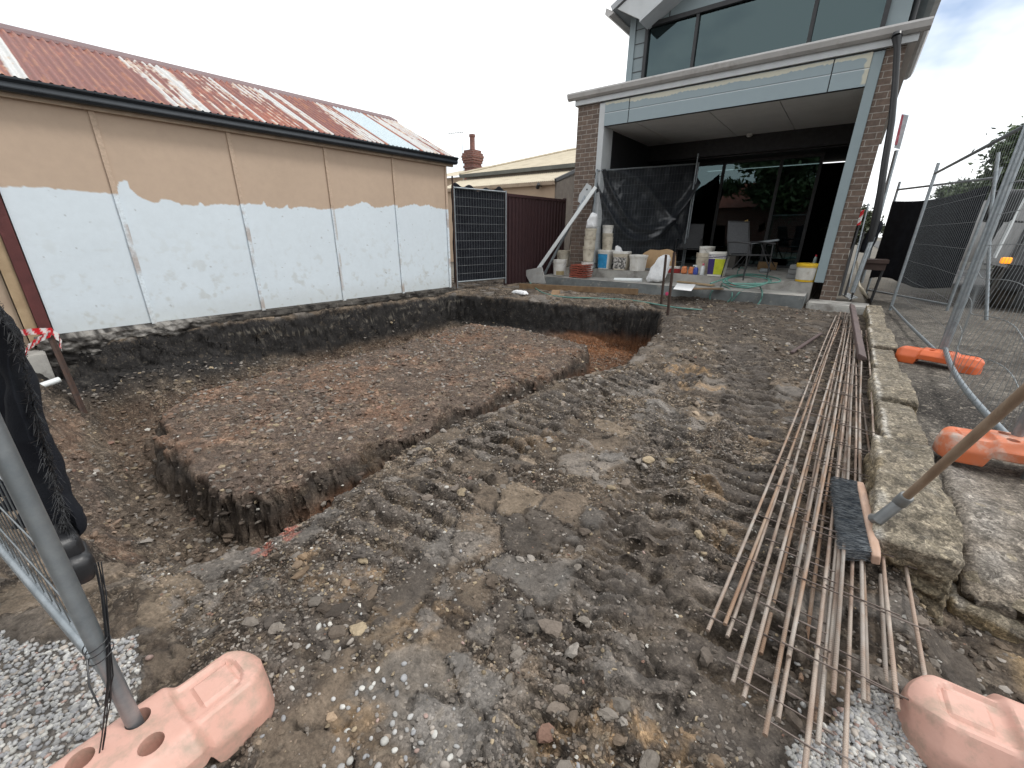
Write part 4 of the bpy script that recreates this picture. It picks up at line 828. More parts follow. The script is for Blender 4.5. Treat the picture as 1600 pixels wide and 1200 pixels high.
# ================================================================== TEMPORARY FENCING
def fence_panel(label, p0, p1, z0, z1, wires=(.075, .27), rail_top=.14, tube=.0205, bent=0., group='temporary fence panels', ext=.12, posts=(1, 1), seed=0, wire_r=.0013, hw=1.35, rise=0):
    p0, p1 = Vector((*p0[:2], 0)), Vector((*p1[:2], 0)); c = (p0+p1)/2; d = p1-p0; L_ = d.length; d.normalize(); nrm = Vector((d.y, -d.x, 0))
    t = thing('temporary_fence', label, 'temporary fence', (c.x, c.y, z0-ext), group=group)
    for p, k in ((p0, posts[0]), (p1, posts[1])):
        if k: b = MB(); b.tube([p+Vector((0,0,z0-ext)), p+Vector((0,0,z1+(rise if p is p1 else 0)))], tube, 12); b.build('post', MT['galv'], t, smooth=50)
    b = MB(); b.tube([p0+Vector((0,0,z1-rail_top)), p1+Vector((0,0,z1-rail_top+rise))], tube*.85, 10); b.build('rail', MT['galv'], t, smooth=50)
    n = 12; b = MB(); b.tube([p0+d*(L_*k/n)+Vector((0,0,z0+.03))+nrm*bent*.6*math.sin(math.pi*k/n) for k in range(n+1)], tube*.85, 10); b.build('rail', MT['galv'], t, smooth=50)
    b = MB(); nh = int((z1-rail_top-z0)/wires[1]); nv = int(L_/wires[0]); rr = random.Random(seed)
    zb, zt = z0+.03, z1-rail_top
    def off(u, z): return bent*math.sin(math.pi*u)*math.exp(-((z-zb)/.6)**2)+.35*bent*math.sin(u*11+z*5)*math.exp(-((z-zb)/.8)**2)
    for k in range(1, nv):
        u = k/nv; pts = [p0+d*(L_*u)+nrm*(.004+off(u, z))+Vector((0,0,z+rise*u*(z-zb)/(zt-zb))) for z in (np.linspace(zb, zt, 8) if bent else (zb, zt))]
        b.tube(pts, wire_r, 4, False)
    for k in range(1, nh+1):
        z = zb+(zt-zb)*k/(nh+1)
        pts = [p0+d*(L_*u)+nrm*(off(u, z))+Vector((0,0,z+rise*u*(z-zb)/(zt-zb)+.5*bent*math.sin(u*9+k)*math.exp(-((z-zb)/.8)**2))) for u in np.linspace(0, 1, 24 if bent else 2)]
        b.tube(pts, wire_r*hw, 5, False)
    b.build('wire_mesh', MT['galvw'], t, smooth=50)
    return t
def cloth(name, label, cat, P, nu, nv, fold, m_, seed=0, group=None, th=.004):
    """P(u,v)->(point, normal); u along, v down"""
    u_, v_ = [q.ravel() for q in np.meshgrid(np.linspace(0, 1, nu), np.linspace(0, 1, nv), indexing='ij')]
    V = np.array([P(a, b_) for a, b_ in zip(u_, v_)]); pos, nor = V[:, 0], V[:, 1]
    pos = pos+nor*fold(u_, v_)[:, None]
    o = npmesh(name, pos, gridq(nu, nv), m_, loc=tuple(pos.min(0)))
    s = o.modifiers.new('thickness', 'SOLIDIFY'); s.thickness = th
    return tag(o, label, cat, group)
P1a, P1b = (.80, 9.2), (.955, 5.68); P2a, P2b = (.965, 5.57), (.92, 3.13)
fence_panel('galvanised fence panel beyond the far orange block, nearest the house', P1a, P1b, .12, 2.25, seed=1, bent=.02, wire_r=.0009)
fence_panel('galvanised fence panel with bent lower wires beside the broom handle', P2a, P2b, .2, 2.28, seed=2, bent=.09, ext=.06, tube=.023, hw=2.3)
fence_panel('fence panel standing in the orange block by the broom, running out of view', (.985, 3.03), (1.1, .9), .2, 2.3, seed=3)
fpA, fpB = at(1352,462,z=.06), Vector((1.54, 9.75, .06))
fence_panel('far fence panel hung with black cloth, standing across the path', (fpA.x, fpA.y), (fpB.x, fpB.y), .15, 2.2, seed=4, wire_r=.001)
bx_, by_ = fpA, fpB
def PC(u, v):
    a = Vector((fpA.x, fpA.y, 0)); b_ = Vector((fpB.x, fpB.y, 0)); d = (b_-a); n_ = Vector((d.y, -d.x, 0)).normalized(); p = a+d*(u*.97+.01)
    zt = 1.86-.16*math.sin(u*math.pi)*.5+.1*u; zb = .42+.05*math.sin(u*7)
    return (p.x+n_.x*.035, p.y+n_.y*.035, zt+(zb-zt)*v), (n_.x, n_.y, 0)
cloth('shade_cloth', 'black shade cloth tied across the far fence panel on the path', 'shade cloth', PC, 80, 40, lambda u, v: .02*fbm(u*9, v*2, 400)+.015*np.sin(u*30+2*v)*v, MT['black_cloth'])
# panel beside the shed, wrapped in black cloth
S0, S1 = Vector((-6.66, 6.62, 0)), Vector((-6.40, 8.02, 0))
fence_panel('fence panel lined with black plastic beside the far end of the shed', S0, S1, .16, 2.12, seed=5, wires=(.07,.19), rail_top=.03, ext=.1)
b = MB(); b.tube([S0+Vector((-.0,-.03,0)), S0+Vector((-.0,-.03,2.3))], .018, 6); tag(b.build('star_picket', MT['rust_dark']), 'dark steel picket standing at the shed corner against the black fence panel', 'star picket')
def PS(u, v):
    d = S1-S0; n_ = Vector((d.y, -d.x, 0)).normalized(); p = S0+d*(u*1.04-.04)-n_*.03
    zt = 2.13+.03*math.sin(u*9)+.04*math.sin(u*23); return (p.x, p.y, zt+(.18-zt)*v), tuple(-n_)
cloth('plastic_sheet', 'black plastic sheet hanging on the fence panel by the shed', 'plastic sheet', PS, 70, 60, lambda u, v: .035*fbm(u*6, v*5, 410, 4)+.03*sm(.08, 0, v)*fbm(u*14, v*9, 411), MT['black_cloth'])
# panel leaning in the porch with draped sheet
L0, L1 = at(921,430,y=9.47), at(1085,300,y=11.9); L0.z = L1.z = 0
fence_panel('fence panel draped with black sheet standing on the porch', L0, L1, .5, 2.60, seed=6, wires=(.085,.18), rail_top=.03, ext=.08, rise=.30)
b = MB(); pt = at(1091,240,y=11.85); b.tube([(pt.x,11.85,.42), (pt.x,11.85,pt.z)], .022, 8); tag(b.build('steel_tube', MT['galv'], smooth=50), 'upright grey tube at the right end of the draped porch panel', 'steel tube')
def PL(u, v):
    d = L1-L0; n_ = Vector((-d.y, d.x, 0)).normalized()
    if n_.y > 0: n_ = -n_
    p = L0+d*(u*1.02); zt = 2.60+.30*u-.03*math.sin(u*3); return (p.x-n_.x*.03, p.y-n_.y*.03, zt+(.52-zt)*v), tuple(n_)
def fl_f(u, v):
    sag = np.abs(v-(.18+1.6*(u-.02)*(1-u)*1.5)); r = .05*np.exp(-(sag/.05)**2)
    sag2 = np.abs(v-(.10+2.4*(u-.1)*(1.05-u))); r = r+.05*np.exp(-(sag2/.04)**2)
    sag3 = np.abs(v-.9*u**2.2); r = r+.03*np.exp(-(sag3/.05)**2)
    return -.06+r*2.0+.075*fbm(u*5, v*4, 421, 4)+.02*np.sin(u*26+3*v)*v-.05*v
cloth('black_sheet', 'black plastic sheet draped in folds over the porch fence panel', 'plastic sheet', PL, 120, 110, fl_f, mat('glossy_black_sheet', (.014,.017,.022), (.024,.028,.035), 7, .34, 0, .25, 30, spec=.8))
# left panel in the foreground
LP0 = Vector((-1.09, -.045, 0)); LD = Vector((-.99, -.15, 0)).normalized(); LP1 = LP0+LD*2.4
fence_panel('galvanised fence panel at the left edge standing in the faded pink block', LP0, LP1, .28, 2.3, seed=7, wires=(.06,.16), ext=.26, tube=.0155, wire_r=.0014)
# shade cloth bunched behind it
ln_ = Vector((.15, -.99, 0)).normalized()
e0, e1 = at(100,825,z=.36), at(2,480,z=1.0)
def edge_pt(v):
    pxs = [(-250,-230),(-150,80),(-60,330),(-8,470),(28,530),(44,600),(66,680),(84,740),(100,800),(108,840),(92,868)]
    k = v*(len(pxs)-1); i = min(int(k), len(pxs)-2); f = k-i; px = pxs[i][0]*(1-f)+pxs[i+1][0]*f; py = pxs[i][1]*(1-f)+pxs[i+1][1]*f
    return at(px, py, x=-1.26+.02*math.sin(v*9))
def PF(u, v):
    e = edge_pt(v); p = e+LD*(u*1.0)-Vector((0, 0, .12*u)); return (p.x, p.y+.03*u, p.z), (.15, -.99, 0)
cl = cloth('shade_cloth', 'frayed black shade cloth hanging on the left foreground fence panel', 'shade cloth', PF, 60, 120, lambda u, v: .022*np.sin(u*34+4*v)*(.4+v)+.02*fbm(u*7, v*8, 430, 4), MT['black_cloth'], th=.003)
b = MB(); rr = random.Random(5)
for k in range(620):
    v = .18+.82*rr.random()**.7; p = edge_pt(v); ln = rr.uniform(.015, .06)*(.5+v*.7); dx = Vector((rr.uniform(.7,1), rr.uniform(-.5,.2), rr.uniform(-.45,.3)))
    b.tube([p-dx*.02, p+dx*ln*.5+Vector((0,0,rr.uniform(-.006,.006))), p+dx*ln+Vector((0,0,rr.uniform(-.014,.01)))], [.0007,.0006,.0003], 3, False)
tag(b.build('fringe', MT['black_plastic'], cl), kind='stuff')
b = MB()
for q_, r_ in ((at(98,852,x=-1.24), .05), (at(118,880,x=-1.22), .045)):
    V, Q = rbox((.055, .03, .04), .028, 8); V = V*(1+.18*fbm3(V*30, 9)[:, None]); b.add((V+np.array(q_)).tolist(), Q.tolist())
b.build('rolled_hem', MT['black_plastic'], cl, smooth=60)
b = MB(); rr = random.Random(8)
top = [at(150,880,x=-1.13), at(160,930,x=-1.11), at(168,1000,x=-1.08), at(170,1060,x=-1.07), at(166,1100,x=-1.07), at(160,1150,x=-1.07), at(150,1215,x=-1.07)]
for k in range(7):
    j = Vector((rr.uniform(-.006,.006), rr.uniform(-.006,.006), 0)); b.tube([p+j*rr.uniform(.4,1.6) for p in (top if k < 4 else top[:5])], .0012, 5)
for z_ in (.38, .40, .415): b.tube([LP0+Vector((.0225*math.cos(a), .0225*math.sin(a), z_+.008*math.sin(a))) for a in np.linspace(0, 6.6, 20)], .0013, 5)
b.tube([LP0+Vector((.02,-.02,.40)), LP0+Vector((.06,-.03,.37)), LP0+Vector((.075,-.03,.32))], .0018, 5)
tag(b.build('tie_wire', MT['black_plastic'], smooth=60), 'black wires tied round the left fence post and hanging to the gravel', 'wire')
# ------------------------------------------------------------------ fence feet
def foot_mesh(seed, Lh=.30, W=.112):
    nl, nc = 151, 72; T = np.linspace(-Lh, Lh, nl); V = np.zeros((nl, nc, 3))
    # section as (lateral, height) fractions, resampled evenly then slightly rounded
    sec = np.array([(-.97,0),(.97,0),(1,.06),(1,.50),(.96,.58),(.66,.965),(.58,1.),(-.58,1.),(-.66,.965),(-.96,.58),(-1,.50),(-1,.06)])
    asp = np.array([W, .145]); sc = np.concatenate([sec, sec[:1]])*asp; ll = np.r_[0, np.cumsum(np.hypot(*np.diff(sc, axis=0).T))]; uu = np.linspace(0, ll[-1], nc, endpoint=False)
    sy, sz = np.interp(uu, ll, sc[:, 0])/W, np.interp(uu, ll, sc[:, 1])/.145
    for i, t in enumerate(T):
        at_ = abs(t); e = np.clip((at_-(Lh-.07))/.07, 0, 1); mid = sm(.132, .108, np.array([at_]))[0]
        w = W*np.sqrt(max(1-e**2.2, .002))*(1+.13*mid)
        zt = .136+.014*mid-.035*e**3; zb = .060*sm(.142, .122, np.array([at_]))[0]
        y = w*sy; z = zb+(zt-zb)*sz; top = sz > .985
        ee = max(0, e-.25)/.75; y = y*(1-.16*ee*sz)
        for sg in (-1, 1):
            u = t*sg; lat = np.abs(y); rr_ = np.hypot(np.maximum(lat-.012, 0), max(0, u-.205))
            rec = sm(.108, .122, np.array([u]))[0]*sm(.060, .050, np.where(u > .205, rr_+.012, lat)); inn = sm(.150, .155, np.array([u]))[0]*sm(.235, .230, np.array([u]))[0]*sm(.040, .036, lat)
            z = z-np.where(top, .010*rec-.007*inn, 0)
        V[i, :, 0] = t; V[i, :, 1] = y; V[i, :, 2] = z
    V = V.reshape(-1, 3); V[:, 2] += .0015*fbm3(V*18+seed, 440)
    Q = []
    for i in range(nl-1):
        for k in range(nc): k2 = (k+1) % nc; Q.append((i*nc+k, (i+1)*nc+k, (i+1)*nc+k2, i*nc+k2))
    caps = [tuple(range(nc))[::-1] if 0 else tuple(range(nc)), tuple((nl-1)*nc+k for k in range(nc))[::-1]]
    b = MB(); b.add(V.tolist(), Q+caps); return b
def foot(label, c, z, ang, m_, seed, group='plastic fence blocks'):
    t = thing('fence_block', label, 'fence block', (c[0], c[1], z), ang, group)
    o = foot_mesh(seed).build('block', m_, t, local=True)
    cut = MB()
    for sx in (-.05, .05):
        for sy in (-.045, .045): cut.tube([(sx, sy, .03), (sx, sy, .3)], .0245, 20)
    co = cut.build('hole_cutter', m_, None, local=True); bo = o.modifiers.new('holes', 'BOOLEAN'); bo.object = co; bo.solver = 'EXACT'; bo.operation = 'DIFFERENCE'
    bpy.context.view_layer.update(); co.matrix_world = o.matrix_world if 0 else t.matrix_basis.copy(); bpy.context.view_layer.update()
    me = bpy.data.meshes.new_from_object(o.evaluated_get(bpy.context.evaluated_depsgraph_get())); o.modifiers.clear(); o.data = me
    bpy.data.objects.remove(co)
    me.polygons.foreach_set('use_smooth', [True]*len(me.polygons)); me.set_sharp_from_angle(angle=R(22))
    return t
MT['pink'] = mat('faded_pink_plastic', (.60,.36,.295), (.54,.30,.235), 5, .5, 0, .12, 45, c3=(.36,.26,.20), s3=16, r3=(.47,.68), ramp=(.3,.7), detail=9)
MT['orange'] = mat('orange_plastic', (.62,.13,.035), (.54,.105,.03), 6, .45, 0, .08, 45, c3=(.42,.22,.14), s3=8, r3=(.58,.75))
MT['orange2'] = mat('dusty_orange_plastic', (.58,.145,.05), (.5,.2,.12), 6, .5, 0, .08, 45, c3=(.5,.40,.34), s3=6, r3=(.47,.62))
foot('faded pink fence block at the lower left holding the fence post', (-1.043,-.085), hz(-1.05,.0)-.012, R(93), MT['pink'], 1)
f2l, f2r = at(1405,552,z=.14), at(1530,574,z=.14); fc2 = (f2l+f2r)/2
foot('bright orange fence block on the path, farther from the viewer', (fc2.x, fc2.y), .08, math.atan2(f2r.y-f2l.y, f2r.x-f2l.x), MT['orange'], 2)
foot('orange fence block with dusty pale top on the stone beside the broom handle', (.93,3.085), .125, R(9), MT['orange2'], 3)
bl, br = at(1418,1085,z=.10), at(1600,1150,z=.13); ba = math.atan2(br.y-bl.y, br.x-bl.x); bd_ = Vector((math.cos(ba), math.sin(ba), 0)); bc = bl+bd_*.30
foot('faded pink fence block at the lower right corner on gravel', (bc.x, bc.y), hz(.45,1.2)-.005, ba, MT['pink'], 4)
# ================================================================== STONE EDGING
MT['stone'] = soil_mat('sandstone', [(26, .006, .8, 1.25, .04, (.34,.29,.21)), (75, .005, .72, 1.4, .05, (.10,.085,.07)), (190, .0025, .75, 1.4, 0, None)], False, .55, cracks=(15, .6), var=.18)
def stone(label, x0, x1, y0, y1, z0, z1, seed, amp=.03, name='edging_stone', cat='edging stone', group='sandstone edging stones', front=0, yellow=.6, dark=.3, n=26, taper=None):
    h = np.array([(x1-x0)/2, (y1-y0)/2, (z1-z0)/2]); V, Q = rbox(h, min(h)*(.16 if cat == 'edging stone' else .35), n); c = np.array([(x0+x1)/2, (y0+y1)/2, (z0+z1)/2])
    P = V+seed*5.1; nn_ = V/np.maximum(np.linalg.norm(V, axis=1, keepdims=True), 1e-6)
    side = sm(.5, .1, np.abs(V[:, 2]-h[2])/h[2]); d = amp*(fbm3(P*7, seed, 5, .55)*1.2+.4*fbm3(P*26, seed+3, 3))*(.35+.65*(1-side))
    W = V+nn_*d[:, None]
    W[:, 2] += .03*fbm3(P*4, seed+9, 3)+.008*fbm3(P*17, seed+10, 3)
    if taper is not None: W = taper(W, h)
    W = W+c
    n1 = fbm3(P*5, seed+20, 5, .6); n2 = fbm3(P*19, seed+30, 4, .65); topm = sm(.55, .85, V[:, 2]/h[2])
    col = np.tile(np.array([.22, .185, .13]), (len(V), 1)); t = sm(-.2, .35, n1)[:, None]*yellow; col = col*(1-t)+np.array([.34, .255, .145])*t
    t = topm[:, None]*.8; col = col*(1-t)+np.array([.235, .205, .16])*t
    t = (sm(.1, .4, n2+.6*n1))[:, None]*.55; col = col*(1-t)+np.array([.075, .066, .055])*t
    t = (sm(.25, .5, n2-.3*n1)*sm(.3, .8, V[:, 2]/h[2])*(1-topm*.7))[:, None]*.6; col = col*(1-t)+np.array([.48, .45, .39])*t
    rim = np.exp(-((V[:, 0]/h[0]+.84+.10*fbm3(P*np.array([0, 6, 0]), seed+60))/.13)**2)*sm(.55, .85, V[:, 2]/h[2])*sm(-.25, .25, fbm3(P*np.array([3, 4, 3.]), seed+61, 3)+.12); rim = (rim*sm(-.7, -.1, n2))[:, None]
    col = col*(1-rim)+np.array([.52, .49, .44])*rim
    lf = (sm(-.6, -.95, V[:, 0]/h[0])*sm(-.1, .4, n2+.5*n1))[:, None]*yellow*.8; col = col*(1-lf)+np.array([.42, .33, .20])*lf
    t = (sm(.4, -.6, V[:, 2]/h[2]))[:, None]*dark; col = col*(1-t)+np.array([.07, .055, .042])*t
    if name == 'rock_slab': col = col*.4+np.array([.25, .215, .185])*.6*(1+.15*n2[:, None])
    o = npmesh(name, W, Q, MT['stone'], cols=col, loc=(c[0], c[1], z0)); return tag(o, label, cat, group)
ys = [1.86, 2.86, 3.72, 4.55, 5.55, 6.75, 7.9, 8.95]; xs0 = [.345, .41, .40, .435, .43, .465, .465]; xs1 = [.575, .60, .63, .61, .645, .635, .665]
labs = ['large yellow grey sandstone block nearest the viewer under the broom handle', 'cracked sandstone edging block just behind the large nearest block', 'long grey edging stone with a white crust along its left rim', 'edging stone beside the far orange block', 'edging stone between the far orange block and the brown metal strip', 'edging stone beside the brown metal strip', 'farthest edging stone beside the concrete apron of the house']
for i in range(7):
    tp = None; ang_ = ((i*37) % 11-5)*.006
    if i == 0:
        tp = lambda W, h: np.stack([W[:, 0]*(1+.12*sm(-.3, .6, -W[:, 1]/h[1]))-.0, W[:, 1]-.06*sm(-.2, -1, W[:, 2]/h[2])*0, W[:, 2]-.05*sm(.4, 1, -W[:, 1]/h[1])*(W[:, 2] > 0)], 1)
    stone(labs[i], xs0[i], xs1[i], ys[i]+.02, ys[i+1]-.02, -.22 if i == 0 else -.12, (.215, .165, .185, .16, .178, .155, .168)[i], 3+i, (.085, .06, .055, .045, .04, .04, .04)[i], dark=.45 if i == 0 else .3, n=44 if i == 0 else 36, taper=tp)
stone('broad pale rock slab under the near orange block at the right edge', .655, 1.6, 2.02, 3.5, -.16, .085, 31, .035, 'rock_slab', 'rock slab', None, yellow=.15, dark=.5, n=36, taper=lambda W, h: np.stack([W[:, 0], W[:, 1]+.10*sm(0, 1, W[:, 2]/h[2])*sm(.2, -1, W[:, 1]/h[1]), W[:, 2]-.05*sm(-.3, -1, W[:, 1]/h[1])*(W[:, 2] > 0)], 1))
ysr = at(1530,955,z=-.12); stone('yellow ochre sandstone lump exposed in the dug bank below the rock slab', ysr.x-.10, ysr.x+.13, ysr.y-.07, ysr.y+.12, -.24, -.075, 41, .03, 'sandstone_lump', 'stone', None, yellow=1, dark=.1, n=20)
stone('dark earthy bank supporting the rock slab', .52, 1.7, 1.99, 3.3, -.5, -.125, 45, .05, 'earth_bank', 'earth bank', None, yellow=.1, dark=1, n=24)
# ================================================================== REINFORCING MESH
def bar_mat(name, c1, c2, c3):
    M = mat(name, c1, c2, 14, .62, .25, 0, 60, c3=c3, s3=9, r3=(.45, .65), stretch=(1, .35, 1), rand=.18)
    n = M.node_tree.nodes; l = M.node_tree.links; p = n['Principled BSDF']
    tc = n.new('ShaderNodeTexCoord'); wv = n.new('ShaderNodeTexWave'); wv.bands_direction = 'Y'; wv.inputs['Scale'].default_value = 36; wv.inputs['Distortion'].default_value = .3; l.new(tc.outputs['Object'], wv.inputs['Vector'])
    bp = n.new('ShaderNodeBump'); bp.inputs['Strength'].default_value = .55; bp.inputs['Distance'].default_value = .004; l.new(wv.outputs['Fac'], bp.inputs['Height']); l.new(bp.outputs[0], p.inputs['Normal']); return M
MT['rebar'] = bar_mat('rusty_ribbed_bar', (.36,.275,.22), (.24,.165,.125), (.42,.37,.32)); MT['rebar2'] = bar_mat('grey_ribbed_bar', (.38,.345,.31), (.28,.235,.20), (.28,.18,.12))
MT['rebar3'] = bar_mat('orange_rusty_bar', (.33,.22,.15), (.25,.15,.095), (.37,.30,.24))
MT['xwire'] = mat('grey_cross_wire', (.21,.17,.15), (.13,.1,.085), 20, .6, .3, 0)
sheets = [((1106,985),(1306,493),2,'rebar',.0,.05,-1), ((1128,980),(1314,500),3,'rebar3',.012,.11,1), ((1143,1060),(1313,488),3,'rebar',.025,.10,1), ((1160,1095),(1324,492),3,'rebar2',.04,.085,1), ((1196,1160),(1327,488),2,'rebar',.055,.085,1),
          ((1265,1185),(1334,496),2,'rebar',.03,.07,1), ((1232,1035),(1330,505),2,'rebar2',.068,.10,1), ((1291,1055),(1338,515),3,'rebar',.05,.075,1), ((1352,1090),(1343,530),2,'rebar',.018,.14,-1)]
slab = ['mesh strip at the left edge of the rebar pile, two rusty bars', 'orange rusted mesh strip second from the left in the pile', 'mesh strip with three bars reaching toward the dirt on the left', 'grey toned mesh strip lying over the left half of the pile', 'two bar mesh strip projecting at the near left of the pile', 'two bar mesh strip projecting farthest toward the viewer', 'grey two bar mesh strip lying on top of the pile', 'three bar mesh strip beside the broom bristles', 'mesh strip at the right edge of the pile along the edging stones']
rr = random.Random(12)
for k, (a, b_, n, m_, dz, sp, sd_) in enumerate(sheets):
    zbase = .035+dz; A_ = at(*a, z=zbase); B_ = at(*b_, z=zbase+.03); d = (B_-A_); L_ = d.length; d.normalize(); xv_ = Vector((d.y, -d.x, 0)).normalized()
    t = thing('reinforcing_mesh', slab[k], 'reinforcing mesh', (A_+B_)/2, group='strips of steel trench mesh')
    sp2 = sp
    for i in range(n):
        j0 = d*rr.uniform(-.03, .03); pts = []
        for q_ in np.linspace(0, 1, 14): pts.append(A_+d*(L_*q_)+xv_*(sp2*i*(1-.35*q_)+.006*math.sin(q_*7+k+i))+Vector((0, 0, .008*math.sin(q_*9+k*2+i)))+j0*(1-q_))
        MB().tube(pts, .0062, 10).build('bar', MT[m_ if (k+i) % 4 else 'rebar2'], t, smooth=60)
    s = .05
    while s < L_-.1:
        c = A_+d*s; f = 1-.35*s/L_; a0 = c-xv_*.025+Vector((0,0,.0095)); a1 = c+xv_*(sp2*(n-1)*f+.025)+Vector((0,0,.0095)); MB().tube([a0, a1], .0027, 6).build('cross_wire', MT['xwire'], t, smooth=60); s += .324
b = MB(); p0_, p1_ = at(1385,1072,z=.03), at(1343,560,z=.03)
b.tube([p0_+(p1_-p0_)*q_+Vector((.012*math.sin(q_*5),0,.006*math.sin(q_*8))) for q_ in np.linspace(0,1,16)], .0066, 10); tag(b.build('steel_bar', MT['rebar2'], smooth=60), 'single grey ribbed bar lying apart along the foot of the edging stones', 'steel bar')
MT['rustbrown'] = mat('dull_brown_metal', (.12,.085,.08), (.085,.06,.058), 6, .55, .2, .1, c3=(.17,.12,.10))
q0, q1 = at(1331,480,z=.20), at(1346,563,z=.12); b = MB(); d = q1-q0; x_ = Vector((1,0,0))*.05
b.hexa([q0-x_*.7, q0+x_*.7, q1+x_*.7, q1-x_*.7, q0-x_*.7+Vector((0,0,.06)), q0+x_*.7+Vector((0,0,.03)), q1+x_*.7+Vector((0,0,.03)), q1-x_*.7+Vector((0,0,.06))])
tag(b.build('metal_flashing', MT['rustbrown'], bevel=.006), 'dull brown folded metal strip on the far end of the rebar pile', 'metal strip')
a_, b_ = at(1237,551,z=.04), at(1283,521,z=.03); tag(MB().bar(a_, b_, .035, .02).build('steel_flat', MT['rustbrown'], bevel=.003), 'short grey steel flat lying on the dark soil left of the rebar', 'steel flat')
# ================================================================== BROOM
h0, h1 = at(1343,758,z=.14), at(1369,876,z=.115); bc = (h0+h1)/2; ax = (h1-h0).normalized(); hl = (h1-h0).length/2
br_ = thing('broom', 'wide broom with grey bristles and a long wooden handle lying on the rebar', 'broom', bc)
vd = (bc-Vector((0,0,CZ))).normalized(); bris = (at(1300,818,d=vd.dot(Vector(RM[:,2]))*(bc-Vector((0,0,CZ))).length)-bc); bris = (bris-ax*bris.dot(ax)).normalized(); tk = ax.cross(bris).normalized()
MT['beech'] = mat('bleached_beech', (.50,.35,.27), (.42,.27,.19), 9, .6, 0, .15, 60, stretch=(3,1,3)); MT['bristle'] = mat('grey_blue_bristle', (.07,.085,.105), (.34,.36,.37), 190, .7, 0, 0, ramp=(.42,.6), stretch=(.12,1,1))
V, Q = rbox((hl, .016, .034), .012, 10); V[:, 2] *= 1-.35*(np.abs(V[:, 0])/hl)**3; V[:, 1] -= 0
Mx = np.array([ax, bris, tk]); b = MB(); b.add((V@Mx+np.array(bc)).tolist(), Q.tolist()); b.build('head', MT['beech'], br_, smooth=40)
b = MB(); rr = random.Random(3)
for i in range(54):
    for j in range(5):
        u = -hl*.96+2*hl*.96*(i+.5*(j % 2))/54; w_ = -.022+.011*j; base = bc+ax*u+tk*w_+bris*.012
        for k in range(7):
            o = ax*rr.gauss(0, .004)+tk*rr.gauss(0, .003); tip = base+o+bris*rr.uniform(.080, .102)+ax*rr.gauss(.006, .010)+tk*rr.gauss(0, .008)
            b.tube([base+o*.3, tip], [.0014, .0010], 3, False)
tag(b.build('bristles', MT['bristle'], br_), kind='stuff')
hs = bc-bris*.02; f1_, f2_ = at(1372,812,d=1.62), at(1412,780,d=1.57); he = at(1600,612,d=1.12); hdir = (he-f2_).normalized()
b = MB(); b.tube([hs-ax*.0, (hs+f1_)/2+Vector((0,0,.0)), f1_, f2_-hdir*.03], [.026,.024,.021,.0195], 14); b.tube([f2_-hdir*.035, f2_-hdir*.03, f2_+hdir*.02, f2_+hdir*.026], [.02,.0235,.0225,.019], 16)
b.build('socket', mat('grey_plastic', (.20,.21,.21), (.15,.16,.165), 8, .45, 0, .05), br_, smooth=40)
b = MB(); b.tube([f2_-hdir*.02, he, he+hdir*.35], .0142, 16); b.build('handle', mat('weathered_handle_wood', (.30,.22,.155), (.22,.155,.105), 5, .65, 0, .12, 80, stretch=(4,4,1), c3=(.36,.29,.22)), br_, smooth=50)
# ================================================================== STAKES AND TAPE
def picket(label, base, top, r=.016, ext=.25):
    base, top = Vector(base), Vector(top); d = (top-base).normalized(); b = MB(); u = d.cross(Vector((0,1,0))).normalized(); w_ = d.cross(u)
    for a in (0, 2.09, 4.19):
        e = (u*math.cos(a)+w_*math.sin(a))*r*1.5; s_ = d.cross(e).normalized()*.004
        b.hexa([base-d*ext-s_, base-d*ext+s_, base-d*ext+e+s_, base-d*ext+e-s_, top-s_, top+s_, top+e+s_, top+e-s_])
    return tag(b.build('star_picket', MT['rust_dark']), label, 'star picket', 'dark steel pickets')
picket('slender dark picket left of its pair in front of the white sack', at(1033,477,y=7.75), at(1041,398,y=7.75))
picket('slightly taller dark picket at the right of its pair near the pit corner', at(1043,495,y=6.85), at(1054,394,y=6.85))
picket('dark stake leaning at the shed corner with red and white tape', at(128,638,x=-6.0), at(78,524,x=-6.35), .019)
MT['tape'] = None
def stripe_mat():
    M = bpy.data.materials.new('barrier_tape'); M.use_nodes = True; t = M.node_tree; n = t.nodes; l = t.links; p = n['Principled BSDF']; p.inputs['Roughness'].default_value = .4
    a = n.new('ShaderNodeAttribute'); a.attribute_name = 'Col'; l.new(a.outputs['Color'], p.inputs['Base Color']); return M
MT['tape'] = stripe_mat()
def ribbon(pts, w_, wd, label=None, par=None, per=.11):
    pts = [Vector(p) for p in pts]; n = 60; acc = [0]
    for a, b_ in zip(pts, pts[1:]): acc.append(acc[-1]+(b_-a).length)
    V, C, fl = [], [], []
    for i in range(n+1):
        s = acc[-1]*i/n; j = max(k for k in range(len(acc)-1) if acc[k] <= s+1e-9); f = (s-acc[j])/(acc[j+1]-acc[j]); p = pts[j]+(pts[j+1]-pts[j])*f
        for q_ in (-.5, -.17, .17, .5):
            V.append(p+Vector(wd)*w_*q_+Vector((0,.006*math.sin(i*.7+q_*3),0))); ph = ((s+q_*w_*.8)/per) % 1; C.append((.62,.02,.03) if ph < .5 else (.75,.74,.72))
    return npmesh('barrier_tape', np.array(V), gridq(n+1, 4), MT['tape'], par, cols=np.array(C)) if par else npmesh('barrier_tape', np.array(V), gridq(n+1, 4), MT['tape'], cols=np.array(C), loc=tuple(pts[0]))
tp_ = ribbon([at(18,522,x=-6.1), at(50,518,x=-6.25), at(80,517,x=-6.3), at(92,528,x=-6.3), at(97,545,x=-6.3)], .065, (0,.35,.93)); tag(tp_, 'red and white barrier tape knotted round the stake at the shed corner', 'barrier tape')
ribbon([at(82,520,x=-6.3), at(62,530,x=-6.2), at(44,543,x=-6.1), at(36,560,x=-6.0)], .07, (0,.35,.93), par=tp_)
